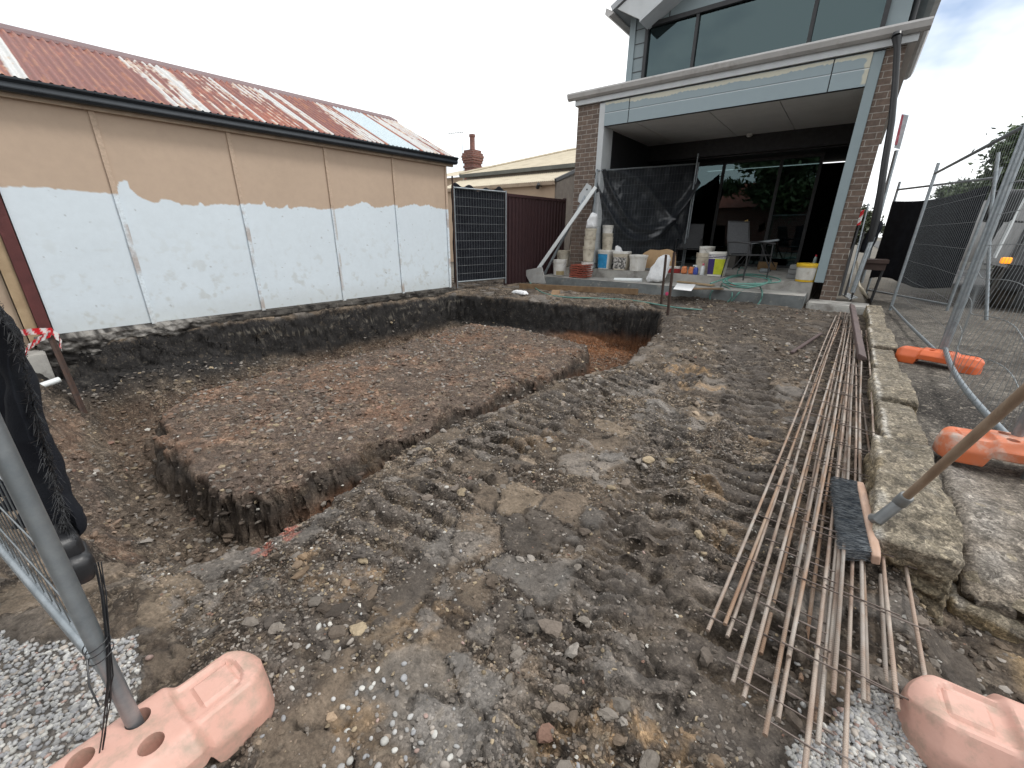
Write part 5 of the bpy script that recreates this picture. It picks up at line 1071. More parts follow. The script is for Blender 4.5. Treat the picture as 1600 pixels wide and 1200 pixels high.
b = MB(); b.tube([at(64,603,x=-6.15), at(93,593,x=-6.2)], .03, 10); tag(b.build('pipe_offcut', MT['white_paint'], smooth=50), 'short white pipe lying against the grey concrete slab below the tape', 'pipe')
# ================================================================== THINGS ON THE PORCH
ZS, ZT = .412, .222      # slab top, step top
MPP = lambda p: (Vector(p)-Vector((0,0,CZ))).dot(Vector(RM[:, 2]))/F
def mlabel(name, c, **k): return mat(name, c, None, 9, .4, 0, 0, **k)
def bucket(label, pos, r, h, m_, lid=None, handle=True, band=None, sq=0, group='buckets on the porch', name='bucket', full=None, tilt=0, rims=2):
    t = thing(name, label, 'bucket', pos, random.Random(label).uniform(-.5, 3), group)
    b = MB(); rb = r*.86; pr = [(0.001, .003), (rb-.005, .0), (rb, .005)]
    pr += [(rb+(r-rb)*.8, h*.80)]
    for k in range(rims): zz_ = h*(.82+.07*k); pr += [(r+.0055, zz_), (r+.0055, zz_+.008), (r-.001, zz_+.010), (r-.001, zz_+.02)]
    pr += [(r+.005, h-.012), (r+.005, h), (r-.004, h), (r-.012, h-.02), (rb-.012, h*.25), (.001, h*.25)]
    b.lathe(pr, (0,0,0), 30, sq); b.build('body', MT[m_], t, smooth=35, local=True)
    if lid:
        b = MB(); b.lathe([(r+.004, h-.035), (r+.010, h-.033), (r+.010, h+.004), (r+.004, h+.010), (r-.012, h+.010), (r-.016, h+.004), (.001, h+.004)], (0,0,0), 30, sq); b.build('lid', lid, t, smooth=35, local=True)
    if handle:
        b = MB(); pts = [Vector((math.cos(a)*(r+.008), -.012-.55*r*math.sin(a)-.012, h*.86-.85*r*math.sin(a)*.9)) for a in np.linspace(0, math.pi, 16)]
        b.tube(pts, .0028, 5); b.build('handle', MT['galvw'], t, smooth=60, local=True)
    if band:
        mt_, z0, z1, a0, a1 = band; b = MB(); n = 18; V = []
        for k in range(n+1):
            a = a0+(a1-a0)*k/n
            for f in (z0, z1):
                rr_ = (rb+(r-rb)*f)*1.006+.002; q_ = 1
                if sq: q_ = (abs(math.cos(a))**sq+abs(math.sin(a))**sq)**(-1/sq)
                V.append((rr_*q_*math.cos(a), rr_*q_*math.sin(a), h*f))
        b.add(V, [(2*k, 2*k+2, 2*k+3, 2*k+1) for k in range(n)]); b.build('label', mt_, t, smooth=60, local=True); t.rotation_euler.z = 0
    return t
def bk(label, px, base, top, wpx, z, m_, y=None, **k):
    p = at(px, base, y=y or (9.58 if z == ZS else 9.12)); p.z = z
    mp_ = MPP(p); h = k.pop('h', None) or (base-top)*mp_*1.06; r = wpx*mp_/2
    return bucket(label, (p.x, p.y+r*.5, p.z), r, h, m_, **k)
bk('stained cream bucket standing behind the white pail at the left end of the step', 877, 409, 387, 21, ZS, 'dirty_white')
bk('white pail on the step left of the red roof tiles', 871, 433, 411, 21, ZT, 'white_plastic', band=(mlabel('ochre_stain', (.42,.33,.17)), .05, .3, -1.6, -.2))
A_ = at(918, 410, y=9.26); A_.z = ZT; hA = at(918, 357, y=9.26).z-ZT
for k in range(4):
    sc_ = 1-.01*k
    bucket(['bottom white bucket of the taller nested stack', 'second bucket up in the taller nested stack', 'third bucket up in the taller nested stack', 'top bucket of the taller nested stack under the white sack'][k], (A_.x+.01*k, A_.y, A_.z+(.0, hA-.74, hA-.48, hA-.24)[k]), .142*sc_, (.36,.34,.30,.24)[k], 'dirty_white' if k else 'white_plastic', handle=k in (0, 1), group='nested stack of white buckets')
B_ = at(947, 405, y=9.77); B_.z = ZS; hB = at(947, 352, y=9.77).z-ZS
for k in range(3):
    bucket(['bottom bucket of the shorter stack behind the blue labelled pail', 'middle bucket of the shorter stack with a loose wire handle', 'clean square rimmed bucket on top of the shorter stack'][k], (B_.x-.01*k, B_.y, B_.z+(0, hB-.50, hB-.29)[k]), .125, (hB-.26,.32,.29)[k], ('dirty_white', 'dirty_white', 'white_plastic')[k], handle=k == 1, group='shorter stack of white buckets')
bk('white pail with a bright blue label behind the roof tiles', 942, 423, 397, 20, ZS, 'white_plastic', sq=6, handle=False, lid=MT['white_plastic'], band=(mlabel('blue_label', (.03,.30,.60), c3=(.5,.62,.7), s3=14, r3=(.6,.7)), .06, .82, -2.6, -.9))
bk('paint pail with a grey printed label and a rag on top', 967, 425, 400, 23, ZS, 'dirty_white', sq=6, lid=MT['white_plastic'], band=(mlabel('grey_label', (.12,.115,.11), c3=(.55,.53,.5), s3=22, r3=(.5,.53)), .08, .72, -2.5, -.6))
bk('plain square white tub left of the tan board', 993, 428, 406, 22, ZS, 'white_plastic', sq=5, lid=MT['white_plastic'])
bk('square pail with yellow and purple label beside the hose', 1116, 436, 403, 27, ZS-.0, 'white_plastic', sq=7, handle=True, lid=MT['white_plastic'], band=(mlabel('purple_label', (.035,.02,.13)), .08, .74, -2.36, -1.75))
yp = [o for o in bpy.data.objects if o.get('label') == 'square pail with yellow and purple label beside the hose'][0]
bk('dusty white bucket with another nested in its mouth beside the chair', 1099, 413, 384, 27, ZS, 'dirty_white', handle=False, y=9.98)
W_ = at(1101, 413, y=10.05); mp_ = MPP(W_); bucket('clean white bucket with a wire handle nested in the dusty one by the chair', (W_.x, W_.y+.0, ZS+.27), .155, .3, 'white_plastic', group='buckets on the porch')
MT['yellow'] = mlabel('yellow_plastic', (.72,.46,.02))
bk('yellow lidded bucket with a white label at the right end of the porch', 1257, 440, 415, 31, ZS, 'yellow', lid=MT['yellow'], handle=False, band=(mlabel('dirty_label', (.60,.58,.53), c3=(.35,.3,.22), s3=9, r3=(.6,.7)), .12, .86, -2.9, -.7))
# label halves on the yellow and purple pail
r_ = 27*MPP(at(1116,436,y=9.58))/2; h_ = (436-403)*MPP(at(1116,436,y=9.58))*1.06
for nm, a0, a1, z0, z1, mm in (('label', -1.74, -.7, .08, .74, mlabel('lime_label', (.52,.56,.03))), ('label', -2.36, -.7, .78, .93, mlabel('navy_label', (.03,.025,.10), c3=(.6,.6,.62), s3=30, r3=(.62,.65)))):
    b = MB(); V = []
    for k in range(15):
        a = a0+(a1-a0)*k/14; q_ = (abs(math.cos(a))**7+abs(math.sin(a))**7)**(-1/7)
        for f in (z0, z1): rr_ = (r_*.86+r_*.14*f)*1.008+.003; V.append((rr_*q_*math.cos(a), rr_*q_*math.sin(a), h_*f))
    b.add(V, [(2*k, 2*k+2, 2*k+3, 2*k+1) for k in range(14)]); b.build(nm, mm, yp, local=True)
def sack(name, label, cat, c, size, seed, rot=(0,0,0), taper=.3, m_='white_fabric', amp=.12, lean=(0,0)):
    h = np.array(size)/2; V, Q = rbox(h, min(h)*.85, 16); f = (V[:, 2]/h[2]+1)/2
    V[:, :2] *= (1-taper*f[:, None]**1.3); V[:, 0] += lean[0]*f; V[:, 1] += lean[1]*f
    V = V+V/np.linalg.norm(V, axis=1, keepdims=True)*(min(size)*amp*(fbm3(V/min(size)*3+seed*3, seed, 4)+.5*np.abs(fbm3(V/min(size)*7+seed, seed+4, 3))))[:, None]
    V[:, 2] -= V[:, 2].min(); o = npmesh(name, V+np.array(c), Q, MT[m_], loc=tuple(c)); return tag(o, label, cat)
sack('sack', 'crumpled white sack stuffed into the top of the taller bucket stack', 'sack', (A_.x+.03, A_.y, A_.z+hA-.03), (.27,.24,.36), 3, taper=.45, lean=(.05, 0))
p = at(899, 408, y=9.75); sack('sack', 'small white bundled sack beside the leaning stick', 'sack', (p.x, p.y+.1, ZS), (.22,.2,.26), 5, taper=.3)
p = at(1022, 446, y=9.1); sack('sack', 'tall white woven sack slumped on the step behind the two pickets', 'sack', (p.x-.06, p.y+.16, ZT), (.42,.26,.56), 7, taper=.5, lean=(.16, .06), amp=.2)
pq = at(966, 399, y=9.8); sack('rag', 'white crumpled plastic rag lying on the grey labelled pail', 'rag', (pq.x, 9.83, ZS+.29), (.22,.18,.24), 9, taper=.5, lean=(-.03, 0), amp=.2)
# red roof tiles
MT['tile'] = mat('red_terracotta_tile', (.30,.075,.045), (.22,.055,.035), 8, .6, 0, .2, 50)
p = at(902, 437, y=8.98); rr = random.Random(4)
for k in range(6):
    t = MB(); w_, dp_, th = .46, .30, .034; jx, jy, a = rr.uniform(-.012,.012), rr.uniform(-.012,.012), rr.uniform(-.06,.06)
    xs_ = [-.5,-.30,-.24,-.05,0.0,.22,.28,.44,.5]; zs_ = [0,0,.012,.012,0,0,.012,.012,.02]; V = []; n = len(xs_)
    for yv in (-dp_/2, dp_/2):
        for dz in (0, th):
            for x_, z_ in zip(xs_, zs_):
                X_ = x_*w_; V.append((p.x+jx+X_*math.cos(a)-yv*math.sin(a), p.y+.17+jy+X_*math.sin(a)+yv*math.cos(a), ZT+.052*k+z_+dz))
    Fc = []
    for i in range(n-1): Fc += [(i, i+1, n+i+1, n+i), (2*n+i, 3*n+i, 3*n+i+1, 2*n+i+1), (n+i, n+i+1, 3*n+i+1, 3*n+i), (i, 2*n+i, 2*n+i+1, i+1)]
    Fc += [(0, n, 3*n, 2*n), (n-1, 3*n-1, 4*n-1, 2*n-1)]
    t.add(V, Fc); tag(t.build('roof_tile', MT['tile']), ['bottom red roof tile of the stack', 'red roof tile second from the bottom of the stack', 'red roof tile third from the bottom of the stack', 'red roof tile third from the top of the stack', 'red roof tile second from the top of the stack', 'topmost red roof tile of the stack'][k], 'roof tile', 'stack of red roof tiles')
# tan board with a hole
pts = [(1003,420),(1003,398),(1008,394),(1016,390),(1030,391),(1042,389),(1050,391),(1056,397),(1056,420)]; yb = 9.98
ply = [at(*q_, y=yb) for q_ in pts]; ply[0].z = ply[-1].z = ZS+.05; b = MB(); b.prism(ply, (0,.02,0)); bo = b.build('particle_board', mat('tan_board', (.46,.31,.17), (.40,.26,.14), 12, .85, 0, .2, 90, c3=(.52,.40,.27)), bevel=.003); tag(bo, 'tan board with a broken top edge leaning on the draped panel', 'board')
b = MB(); c = at(1033,404,y=yb); b.lathe([(.001,0),(.045,.0),(.045,.004),(.001,.004)], (0,0,0), 20); V = [(c.x+x, yb-.003-z, c.z+y) for x, y, z in b.v]; b2 = MB(); b2.add(V, b.f); b2.build('scuff', mat('pale_scuff', (.55,.47,.38), (.42,.33,.24), 30, .9), bo)
b = MB(); y_ = 9.2; b.tube([at(960,437,y=y_), at(1003,438,y=y_+.02)], .045, 14); tag(b.build('plastic_pipe', MT['white_paint'], smooth=50), 'white plastic pipe lying on the step in front of the white tub', 'pipe')
# poles at the left
yq = 9.0; p0, p1 = at(829,437,y=8.95), at(931,292,y=9.35); tag(MB().bar(p0, p1, .085, .03, (0,1,0)).build('aluminium_screed', MT['white_paint'], bevel=.003), 'long white board leaning diagonally against the draped porch panel', 'board')
t = thing('steel_post', 'grey steel post with a flat end plate leaning behind the white board', 'steel post', at(851,428,y=9.1)); MB().bar(at(851,428,y=9.1), at(915,306,y=9.4), .05, .05, (0,1,0)).build('shaft', MT['galv'], t, bevel=.004)
pp = [at(*q_, y=9.38) for q_ in ((903,315),(905,304),(917,286),(924,291),(924,297),(911,320))]; b = MB(); b.prism(pp, (0,.012,0)); b.build('end_plate', MT['fcl'], t)
b = MB(); b.lathe([(.001,0),(.02,0),(.02,.004),(.001,.004)], (0,0,0), 12); c = at(917,296,y=9.37); b2 = MB(); b2.add([(c.x+x, 9.377-z, c.z+y) for x, y, z in b.v], b.f); b2.build('bolt_hole', MT['dark'], t)
b = MB(); b.tube([at(887,409,y=9.75), at(895,370,y=9.95)], .016, 8); tag(b.build('wooden_stick', mat('pale_stick', (.5,.43,.33), None, 9, .8), smooth=50), 'pale wooden stick leaning behind the red roof tiles', 'stick')
b = MB(); b.tube([at(889,400,y=9.9), at(893,362,y=10.0)], .012, 8); tag(b.build('steel_rod', MT['rust_dark'], smooth=50), 'thin dark rod leaning beside the pale stick at the pillar', 'steel rod')
pp = [at(*q_, y=8.86) for q_ in ((818,423),(846,417),(853,443),(829,444))]; b = MB(); b.prism(pp, (0,.03,0)); tag(b.build('stone_offcut', mat('pale_marbled_stone', (.55,.55,.53), (.42,.42,.41), 7, .5, 0, .05, c3=(.35,.3,.24), s3=9)), 'pale stone slab offcut propped against the left end of the step', 'stone slab')
p0, p1 = at(812,447,z=.06), at(997,456,z=.10); tag(MB().bar(p0, p1, .05, .12).build('timber_plank', MT['timber'], bevel=.004), 'brown timber plank lying along the foot of the step', 'plank')
p0 = at(868,459,z=.05); tag(MB().obox(p0, (.07,.03,0), (-.02,.06,.05), (0,-.02,.025)).build('timber_offcut', MT['timber'], bevel=.003), 'short brown timber offcut lying in front of the plank', 'timber block')
sack('plastic_scrap', 'torn white plastic scrap on the soil at the far left pit corner', 'plastic scrap', tuple(at(812,460,z=.03)), (.36,.16,.07), 12, taper=.3, amp=.35)
# flat junk on the step behind the pickets
rr = random.Random(9)
for lab, a, b_, w_, h_, mm in (('long pale plank lying on the step behind the pickets', (1038,437), (1115,446), .10, .03, 'ply'), ('thin brown plank lying under the white paper on the step', (1075,451), (1128,451), .14, .02, 'timber')):
    tag(MB().bar(at(*a, z=ZT+.03), at(*b_, z=ZT+.03), w_, h_).build('plank', MT[mm], bevel=.002), lab, 'plank')
pp = [at(*q_, z=ZT+.045) for q_ in ((1052,452),(1080,455),(1087,445),(1058,443))]; b = MB(); b.prism(pp, (0,0,.006)); tag(b.build('paper_sheet', MT['white_fabric']), 'white sheet of paper lying on the step beside the right picket', 'paper')
p = at(1050,417,y=9.65); tag(MB().obox((p.x,p.y+.12,ZS+.045), (.15,.03,0), (-.02,.1,0), (0,0,.045)).build('toolbox', mlabel('red_plastic', (.33,.03,.03)), bevel=.006), 'flat red box behind the right picket', 'box')
tag(MB().obox((p.x,p.y+.12,ZS+.115), (.13,.025,0), (-.015,.08,0), (0,0,.022)).build('white_box', MT['white_plastic'], bevel=.006), 'white tray lying on the flat red box', 'tray')
tg = thing('orange_pads', 'two rounded orange pads side by side on the porch edge', 'pads', Vector((at(1073,430,y=9.62).x, 9.6, ZS)))
for dx in (-.075, .075):
    V, Q = rbox((.06,.05,.075), .03, 8); V = V*(1+.15*fbm3(V*25+dx*9, 5)[:, None]); V[:, 0] *= 1-.2*(V[:, 2] > 0); o = npmesh('pad', V+np.array([dx,.05,.08]), Q, mlabel('orange_foam', (.62,.21,.08)), tg, local=True)
def bottle(label, p, r, h, mb_, mc_, trig=False, cat='bottle'):
    t = thing('bottle', label, cat, p); b = MB(); b.lathe([(.001,0),(r,.002),(r,h*.62),(r*.8,h*.72),(r*.4,h*.8),(r*.4,h*.86),(.001,h*.86)], (0,0,0), 18); b.build('body', mb_, t, smooth=40, local=True)
    b = MB(); b.lathe([(r*.48,h*.83),(r*.5,h),(.001,h)], (0,0,0), 14)
    if trig: b.box((-.07,-.012,h*.92), (.02,.012,h*1.05)); b.tube([(-.05,0,h*.92), (-.04,0,h*.75)], .006, 5)
    b.build('cap', mc_, t, smooth=40, local=True)
cw = mlabel('clear_white', (.6,.62,.63))
bottle('small bottle with a blue base left of the pink capped bottle', Vector((at(1086,430,y=9.62).x, 9.62, ZS)), .05, .19, mlabel('blue_plastic', (.03,.06,.3)), cw, True)
bottle('white bottle with a pink cap left of the yellow and purple pail', Vector((at(1096,432,y=9.62).x, 9.62, ZS)), .045, .24, cw, mlabel('pink_cap', (.65,.12,.2)))
bottle('small red capped bottle on the grey plastic case', Vector((at(1277,394,y=10.25).x, 10.2, .41+.27)), .03, .2, mlabel('grey_green', (.25,.3,.28)), mlabel('red_cap', (.5,.03,.05)))
p = at(1268,414,z=ZS); b = MB(); x0 = p.x-.14
for k in range(3): b.box((x0+.012*k, 10.05, ZS+.09*k), (-.34, 10.35, ZS+.09*k+.086))
tag(b.build('tool_case', mat('grey_case_plastic', (.22,.225,.225), None, 5, .6), bevel=.008), 'grey ribbed plastic case behind the yellow lidded bucket', 'case')
p = at(1144,447,z=ZT+.03); tag(MB().obox((p.x,p.y+.04,p.z+.02), (.05,.01,0), (-.01,.04,0), (0,0,.022)).build('brick_fragment', mlabel('red_fragment', (.5,.1,.09)), bevel=.008), 'small red lump lying on the step inside the hose loop', 'fragment')
V, Q = rbox((.10,.07,.05), .045, 10); V = V*(1+.3*fbm3(V*14, 77)[:, None]); p = at(1193,426,z=ZS); tag(npmesh('plastic_bundle', V+np.array([p.x,p.y+.05,ZS+.04]), Q, mat('grey_film', (.22,.25,.26), None, 9, .35, 0, .3), loc=(p.x,p.y,ZS)), 'crumpled grey plastic bundle on the porch beside the hose', 'plastic bundle')
# chair
def chair(label, pos, rz, scale=1.06):
    t = thing('patio_chair', label, 'chair', pos, rz, 'black patio chairs'); s = scale; tu = .012
    P = lambda *a: [Vector(q_)*s for q_ in a]
    for sx in (-.27, .27):
        MB().tube(P((sx,-.26,0),(sx,-.25,.42),(sx,-.24,.62)), tu, 8).build('front_leg', MT['dark'], t, smooth=50, local=True)
        MB().tube(P((sx,.27,0),(sx,.2,.42),(sx,.24,.62)), tu, 8).build('rear_leg', MT['dark'], t, smooth=50, local=True)
        MB().tube(P((sx,-.28,.625),(sx,0,.645),(sx,.26,.64)), .015, 8).build('armrest', MT['dark'], t, smooth=50, local=True)
    MB().tube(P((-.25,.2,.40),(-.25,.3,.72),(-.24,.36,1.0),(.24,.36,1.0),(.25,.3,.72),(.25,.2,.40)), tu, 8).build('back_frame', MT['dark'], t, smooth=50, local=True)
    MB().tube(P((-.26,.2,.415),(-.26,-.25,.43),(.26,-.25,.43),(.26,.2,.415),(-.26,.2,.415)), tu, 8).build('seat_frame', MT['dark'], t, smooth=50, local=True)
    mm = MT['sling']; b = MB(); b.add([tuple(Vector(q_)*s) for q_ in ((-.245,-.24,.43),(.245,-.24,.43),(.245,.2,.405),(-.245,.2,.405),(-.245,-.24,.42),(.245,-.24,.42),(.245,.2,.395),(-.245,.2,.395))], [(0,1,2,3),(7,6,5,4),(0,4,5,1),(1,5,6,2),(2,6,7,3),(3,7,4,0)]); b.build('seat', mm, t, local=True)
    b = MB(); V = []
    for z_, y_ in ((.44,.205),(.6,.265),(.76,.315),(.9,.345),(1.0,.36)):
        V += [tuple(Vector((-.238,y_,z_))*s), tuple(Vector((.238,y_,z_))*s)]
    b.add(V, [(2*i,2*i+1,2*i+3,2*i+2) for i in range(4)]); b.build('backrest', mm, t, local=True); return t
MT['sling'] = mat('charcoal_sling_fabric', (.06,.062,.065), (.045,.046,.05), 40, .8, 0, .3, 300)
cp = at(1152,437,z=ZS); chair('charcoal patio chair facing right behind the coiled hose', (cp.x+.05, cp.y+.32, ZS), R(55))
cp = at(1106,412,z=ZS); chair('dark patio chair half hidden in the shade of the porch behind the bucket', (cp.x-.1, 11.6, ZS), R(10))
# dim things deeper in the porch
fp = [at(*q_, y=11.8) for q_ in ((1156,349),(1168,343),(1168,357),(1157,363))]; b = MB(); b.prism(fp, (0,.08,0)); tag(b.build('foam_block', mat('yellow_foam', (.42,.28,.1), None, 8, .9)), 'ochre foam wedge standing behind the charcoal chair', 'foam block')
tr = thing('work_stand', 'dark metal work stand with splayed legs behind the charcoal chair', 'work stand', (at(1180,400,y=12).x, 12.0, ZS)); cx = tr.location.x
MB().bar((cx-.35,12,1.0), (cx+.45,11.8,1.12), .05, .04).build('top_bar', MT['galv'], tr)
for a in ((-.3,-.25),(-.25,.25),(.3,-.25),(.35,.25)): MB().tube([(cx+a[0]*.3,12+a[1]*.2,1.0), (cx+a[0]*1.4,12+a[1],ZS)], .014, 6).build('leg', MT['dark'], tr)
for k, (px, lab) in enumerate(((1197,'tan carton left of its twin on the porch floor before the doors'), (1212,'tan carton beside the frame of the glass door'))):
    p = at(px, 418, z=ZS); tag(MB().obox((p.x,12.3,ZS+.09), (.10,.02,0), (-.02,.1,0), (0,0,.09)).build('carton', mat('brown_card_%s' % 'ab'[k], (.22,.14,.07), None, 5, .9)), lab, 'carton')
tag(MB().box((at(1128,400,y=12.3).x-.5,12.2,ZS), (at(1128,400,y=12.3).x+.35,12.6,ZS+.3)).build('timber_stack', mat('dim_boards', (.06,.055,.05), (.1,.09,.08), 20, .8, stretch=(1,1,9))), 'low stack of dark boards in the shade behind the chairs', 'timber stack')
# green hose
hs_ = [(1110,443),(1128,437),(1150,430),(1180,432),(1205,438),(1188,444),(1155,446),(1135,438),(1150,432),(1178,429),(1212,434),(1218,440),(1190,443),(1150,443),(1130,441),(1140,433),(1165,428),(1195,431),(1200,441),(1170,449),(1140,446),(1128,437)]
hp = [at(*q_, z=ZS+.02+.012*(i % 4)) for i, q_ in enumerate(hs_)]
def smooth_path(P, n=6):
    P = [Vector(p) for p in P]; o = []
    for i in range(len(P)-1):
        a, b_, c, d = P[max(i-1,0)], P[i], P[i+1], P[min(i+2,len(P)-1)]
        for k in range(n):
            t = k/n; o.append(.5*((2*b_)+(c-a)*t+(2*a-5*b_+4*c-d)*t*t+(3*b_-a-3*c+d)*t**3))
    return o+[P[-1]]
yf = 8.80; lp = [at(1128,443,z=ZS), at(1125,448,y=9.45), at(1113,455,y=8.83), at(1109,466,y=yf), at(1116,475,y=yf), at(1128,476,y=yf-.02), at(1140,469,y=yf), at(1144,459,y=8.83), at(1138,450,y=9.2), at(1128,446,y=9.45)]
lp2 = [at(1196,441,z=ZS+.02), at(1170,450,y=9.45), at(1155,457,y=8.84), at(1148,466,y=yf), at(1135,476,y=yf), at(1120,485,y=8.6), at(1095,484,z=.03), at(1060,481,z=.03), at(1040,478,z=.03), at(985,469,z=.03), at(930,466,z=.03), at(880,464,z=.03), at(850,458,z=.03), at(834,448,z=.05), at(828,441,z=.12)]
lp3 = [at(1180,442,z=ZS+.02), at(1188,449,y=9.4), at(1191,458,y=8.84), at(1188,470,y=yf), at(1178,482,y=8.6), at(1160,488,z=.03)]
b = MB()
for q_ in (hp, lp, lp2, lp3): b.tube(smooth_path(q_), .0125, 8)
b.tube(smooth_path([at(1152,430,z=ZS+.03), at(1153,423,z=ZS+.1), at(1158,418,z=ZS+.14), at(1162,420,z=ZS+.1)]), .0105, 8)
tag(b.build('garden_hose', MT['green_hose'], smooth=60), 'green garden hose coiled on the porch and trailing along the pit edge', 'hose')
# pink survey mark on the step riser
p = at(1042,459,y=8.862); b = MB(); b.lathe([(.001,0),(.034,0),(.03,.003),(.001,.003)], (0,0,0), 14); b2 = MB(); b2.add([(p.x+x, 8.8645-z, p.z+y*1.2) for x, y, z in b.v], b.f); o = b2.build('survey_mark', mlabel('pink_paint', (.75,.08,.2)), house)
# ================================================================== RIGHT OF THE HOUSE
yb = 9.9; tb = thing('bench', 'dark brown bench beside the brick pillar', 'bench', (at(1358,420,y=yb).x, yb, .1))
x0, x1 = at(1346,412,y=yb).x, at(1374,412,y=yb).x
MT['bench'] = mat('dark_bench_wood', (.05,.028,.022), None, 6, .6); MB().box((x0,yb-.05,.78), (x1+.12,yb+.4,.84)).build('seat', MT['bench'], tb); MB().box((x0+.02,yb,.66), (x1+.1,yb+.03,.778)).build('apron', MT['bench'], tb)
for x in (x0+.03, x1+.08):
    for y in (yb, yb+.33): MB().tube([(x,y+.02,.66), (x-.03,y,.1)], .014, 6).build('leg', MT['dark'], tb)
rr = random.Random(2)
for k, (a, b_, r_, mm, lab) in enumerate((((1312,462),(1342,350),.022,'dark','dark bar leaning nearest the brick pillar'), ((1320,462),(1350,362),.018,'dark','dark bar leaning second from the brick pillar'), ((1326,448),(1357,318),.012,'galv','thin pale rod leaning beside the brick pillar'))):
    b = MB(); b.tube([at(*a, y=9.35+.05*k), at(*b_, y=9.7)], r_, 8); tag(b.build('leaning_bar', MT[mm], smooth=50), lab, 'bar')
b = MB(); b.tube(smooth_path([at(1339,408,y=9.3), at(1341,440,y=9.28), at(1346,452,y=9.25), at(1354,465,z=.14)]), [.012]*6+[.02]*6+[.03]*6+[.03], 8); tag(b.build('bent_batten', mat('bleached_wood', (.42,.37,.29), None, 8, .8), smooth=50), 'bleached bent timber lying at the foot of the leaning bars', 'timber')
tag(ribbon([at(1348,328,y=9.62), at(1345,340,y=9.62), at(1341,352,y=9.6)], .05, (.9,0,.2), per=.2), 'scrap of red and white tape tied to the rod leaning at the brick pillar', 'barrier tape')
b = MB(); pp = [at(*q_, z=.13) for q_ in ((1315,461),(1325,459),(1340,466),(1326,468))]; b.prism(pp, (0,0,.02)); tag(b.build('paving_tile', MT['white_paint']), 'white tile lying on the concrete apron by the brick pillar', 'tile')
sack('fabric_bundle', 'black fabric bundle hanging by the pipe beside the brick pillar', 'fabric bundle', tuple(at(1348,395,y=9.8)), (.2,.16,.5), 15, taper=.3, m_='black_cloth', lean=(.1,0))
sg = thing('street_sign', 'faded red and white sign on a grey pole beyond the black downpipe sleeve', 'sign', (at(1395,300,y=15).x, 15, 0)); q_ = [at(1409,178,y=15), at(1420,180,y=15), at(1406,233,y=15), at(1397,231,y=15)]
b = MB(); b.prism(q_, (0,.02,0)); b.build('panel', mlabel('faded_pale_blue', (.62,.66,.70), c3=(.75,.6,.62), s3=3), sg)
q_ = [at(1408.8,179,y=14.985), at(1412,180,y=14.985), at(1402,226,y=14.985), at(1397.5,226,y=14.985)]; b = MB(); b.prism(q_, (0,.012,0)); b.build('red_stripe', mlabel('faded_red', (.6,.12,.16), c3=(.75,.45,.48), s3=3), sg)
b = MB(); b.tube([at(1401,235,y=15.05), (at(1388,300,y=15.05).x, 15.05, 0)], .045, 10); b.build('pole', MT['galv'], sg, smooth=50)
# ------------------------------------------------------------------ trees
MT['leaf'] = mat('dark_leaf', (.05,.085,.03), (.085,.12,.045), 1.2, .55, 0, 0, rand=0); MT['leaf2'] = mat('grey_green_leaf', (.075,.095,.05), (.11,.13,.07), 1.2, .55, 0, 0); MT['bark'] = mat('grey_bark', (.13,.10,.08), (.07,.055,.045), 12, .9, 0, .6, 30)
def tree(label, base, h, rad, n, leaf, seed, lsz=.11, cz=.66, name='tree', cat='tree', group=None, clumps=26, flat=.8):
    r_ = np.random.default_rng(seed); base = Vector(base); t = thing(name, label, cat, base, group=group)
    C = r_.normal(size=(clumps, 3)); C /= np.linalg.norm(C, axis=1, keepdims=True); C *= (r_.random((clumps, 1))**.45)*np.array([rad, rad, rad*flat]); C[:, 2] += h*cz
    b = MB(); b.tube([(0,0,-.1), (.05*h*.1,0,h*.25), (-.02*h,.02*h,h*.5), (0,0,h*cz)], [h*.028, h*.022, h*.016, h*.006], 9)
    for c in C[:14]: m_ = Vector(c)*.5+Vector((0,0,h*.22)); b.tube([(0,0,h*r_.uniform(.25,.5)), m_, Vector(c)], [h*.009, h*.006, h*.002], 5)
    b.build('trunk', MT['bark'], t, smooth=60, local=True)
    k = r_.integers(0, clumps, n); s_ = rad*r_.uniform(.22, .42, clumps); P = C[k]+r_.normal(size=(n, 3))*(s_[k]*.42)[:, None]*np.array([1, 1, .75])
    a = r_.normal(size=(n, 3)); a /= np.linalg.norm(a, axis=1, keepdims=True); b_ = np.cross(a, r_.normal(size=(n, 3))); b_ /= np.linalg.norm(b_, axis=1, keepdims=True); sz = lsz*r_.uniform(.6, 1.4, (n, 1))
    V = np.stack([P-a*sz, P+b_*sz*.42, P+a*sz, P-b_*sz*.42], 1).reshape(-1, 3); npmesh('crown', V, np.arange(4*n).reshape(-1, 4), MT[leaf], t, smooth=False, local=True); return t
def px_tree(label, pxc, pyt, y, rad, n, leaf, seed, **k):
    p = at(pxc, pyt, y=y); cz = k.get('cz', .66); return tree(label, (p.x, y, 0), (p.z-rad*.95)/cz, rad, n, leaf, seed, **k)
px_tree('bushy tree seen through the gap right of the draped path panel', 1532, 262, 24, 1.0, 12000, 'leaf', 1, lsz=.075, cz=.72, group='street trees')
px_tree('taller dark tree at the right edge above the truck', 1668, 175, 22, 1.7, 16000, 'leaf', 2, lsz=.08, cz=.78, group='street trees')
px_tree('distant grey green tree above the paling fence', 1590, 300, 40, 2.6, 12000, 'leaf2', 3, lsz=.13, cz=.7, group='street trees')
px_tree('small green shrub beyond the brick pillar', 1345, 318, 15, .6, 5000, 'leaf2', 4, lsz=.045, cz=.62, name='shrub', cat='shrub')
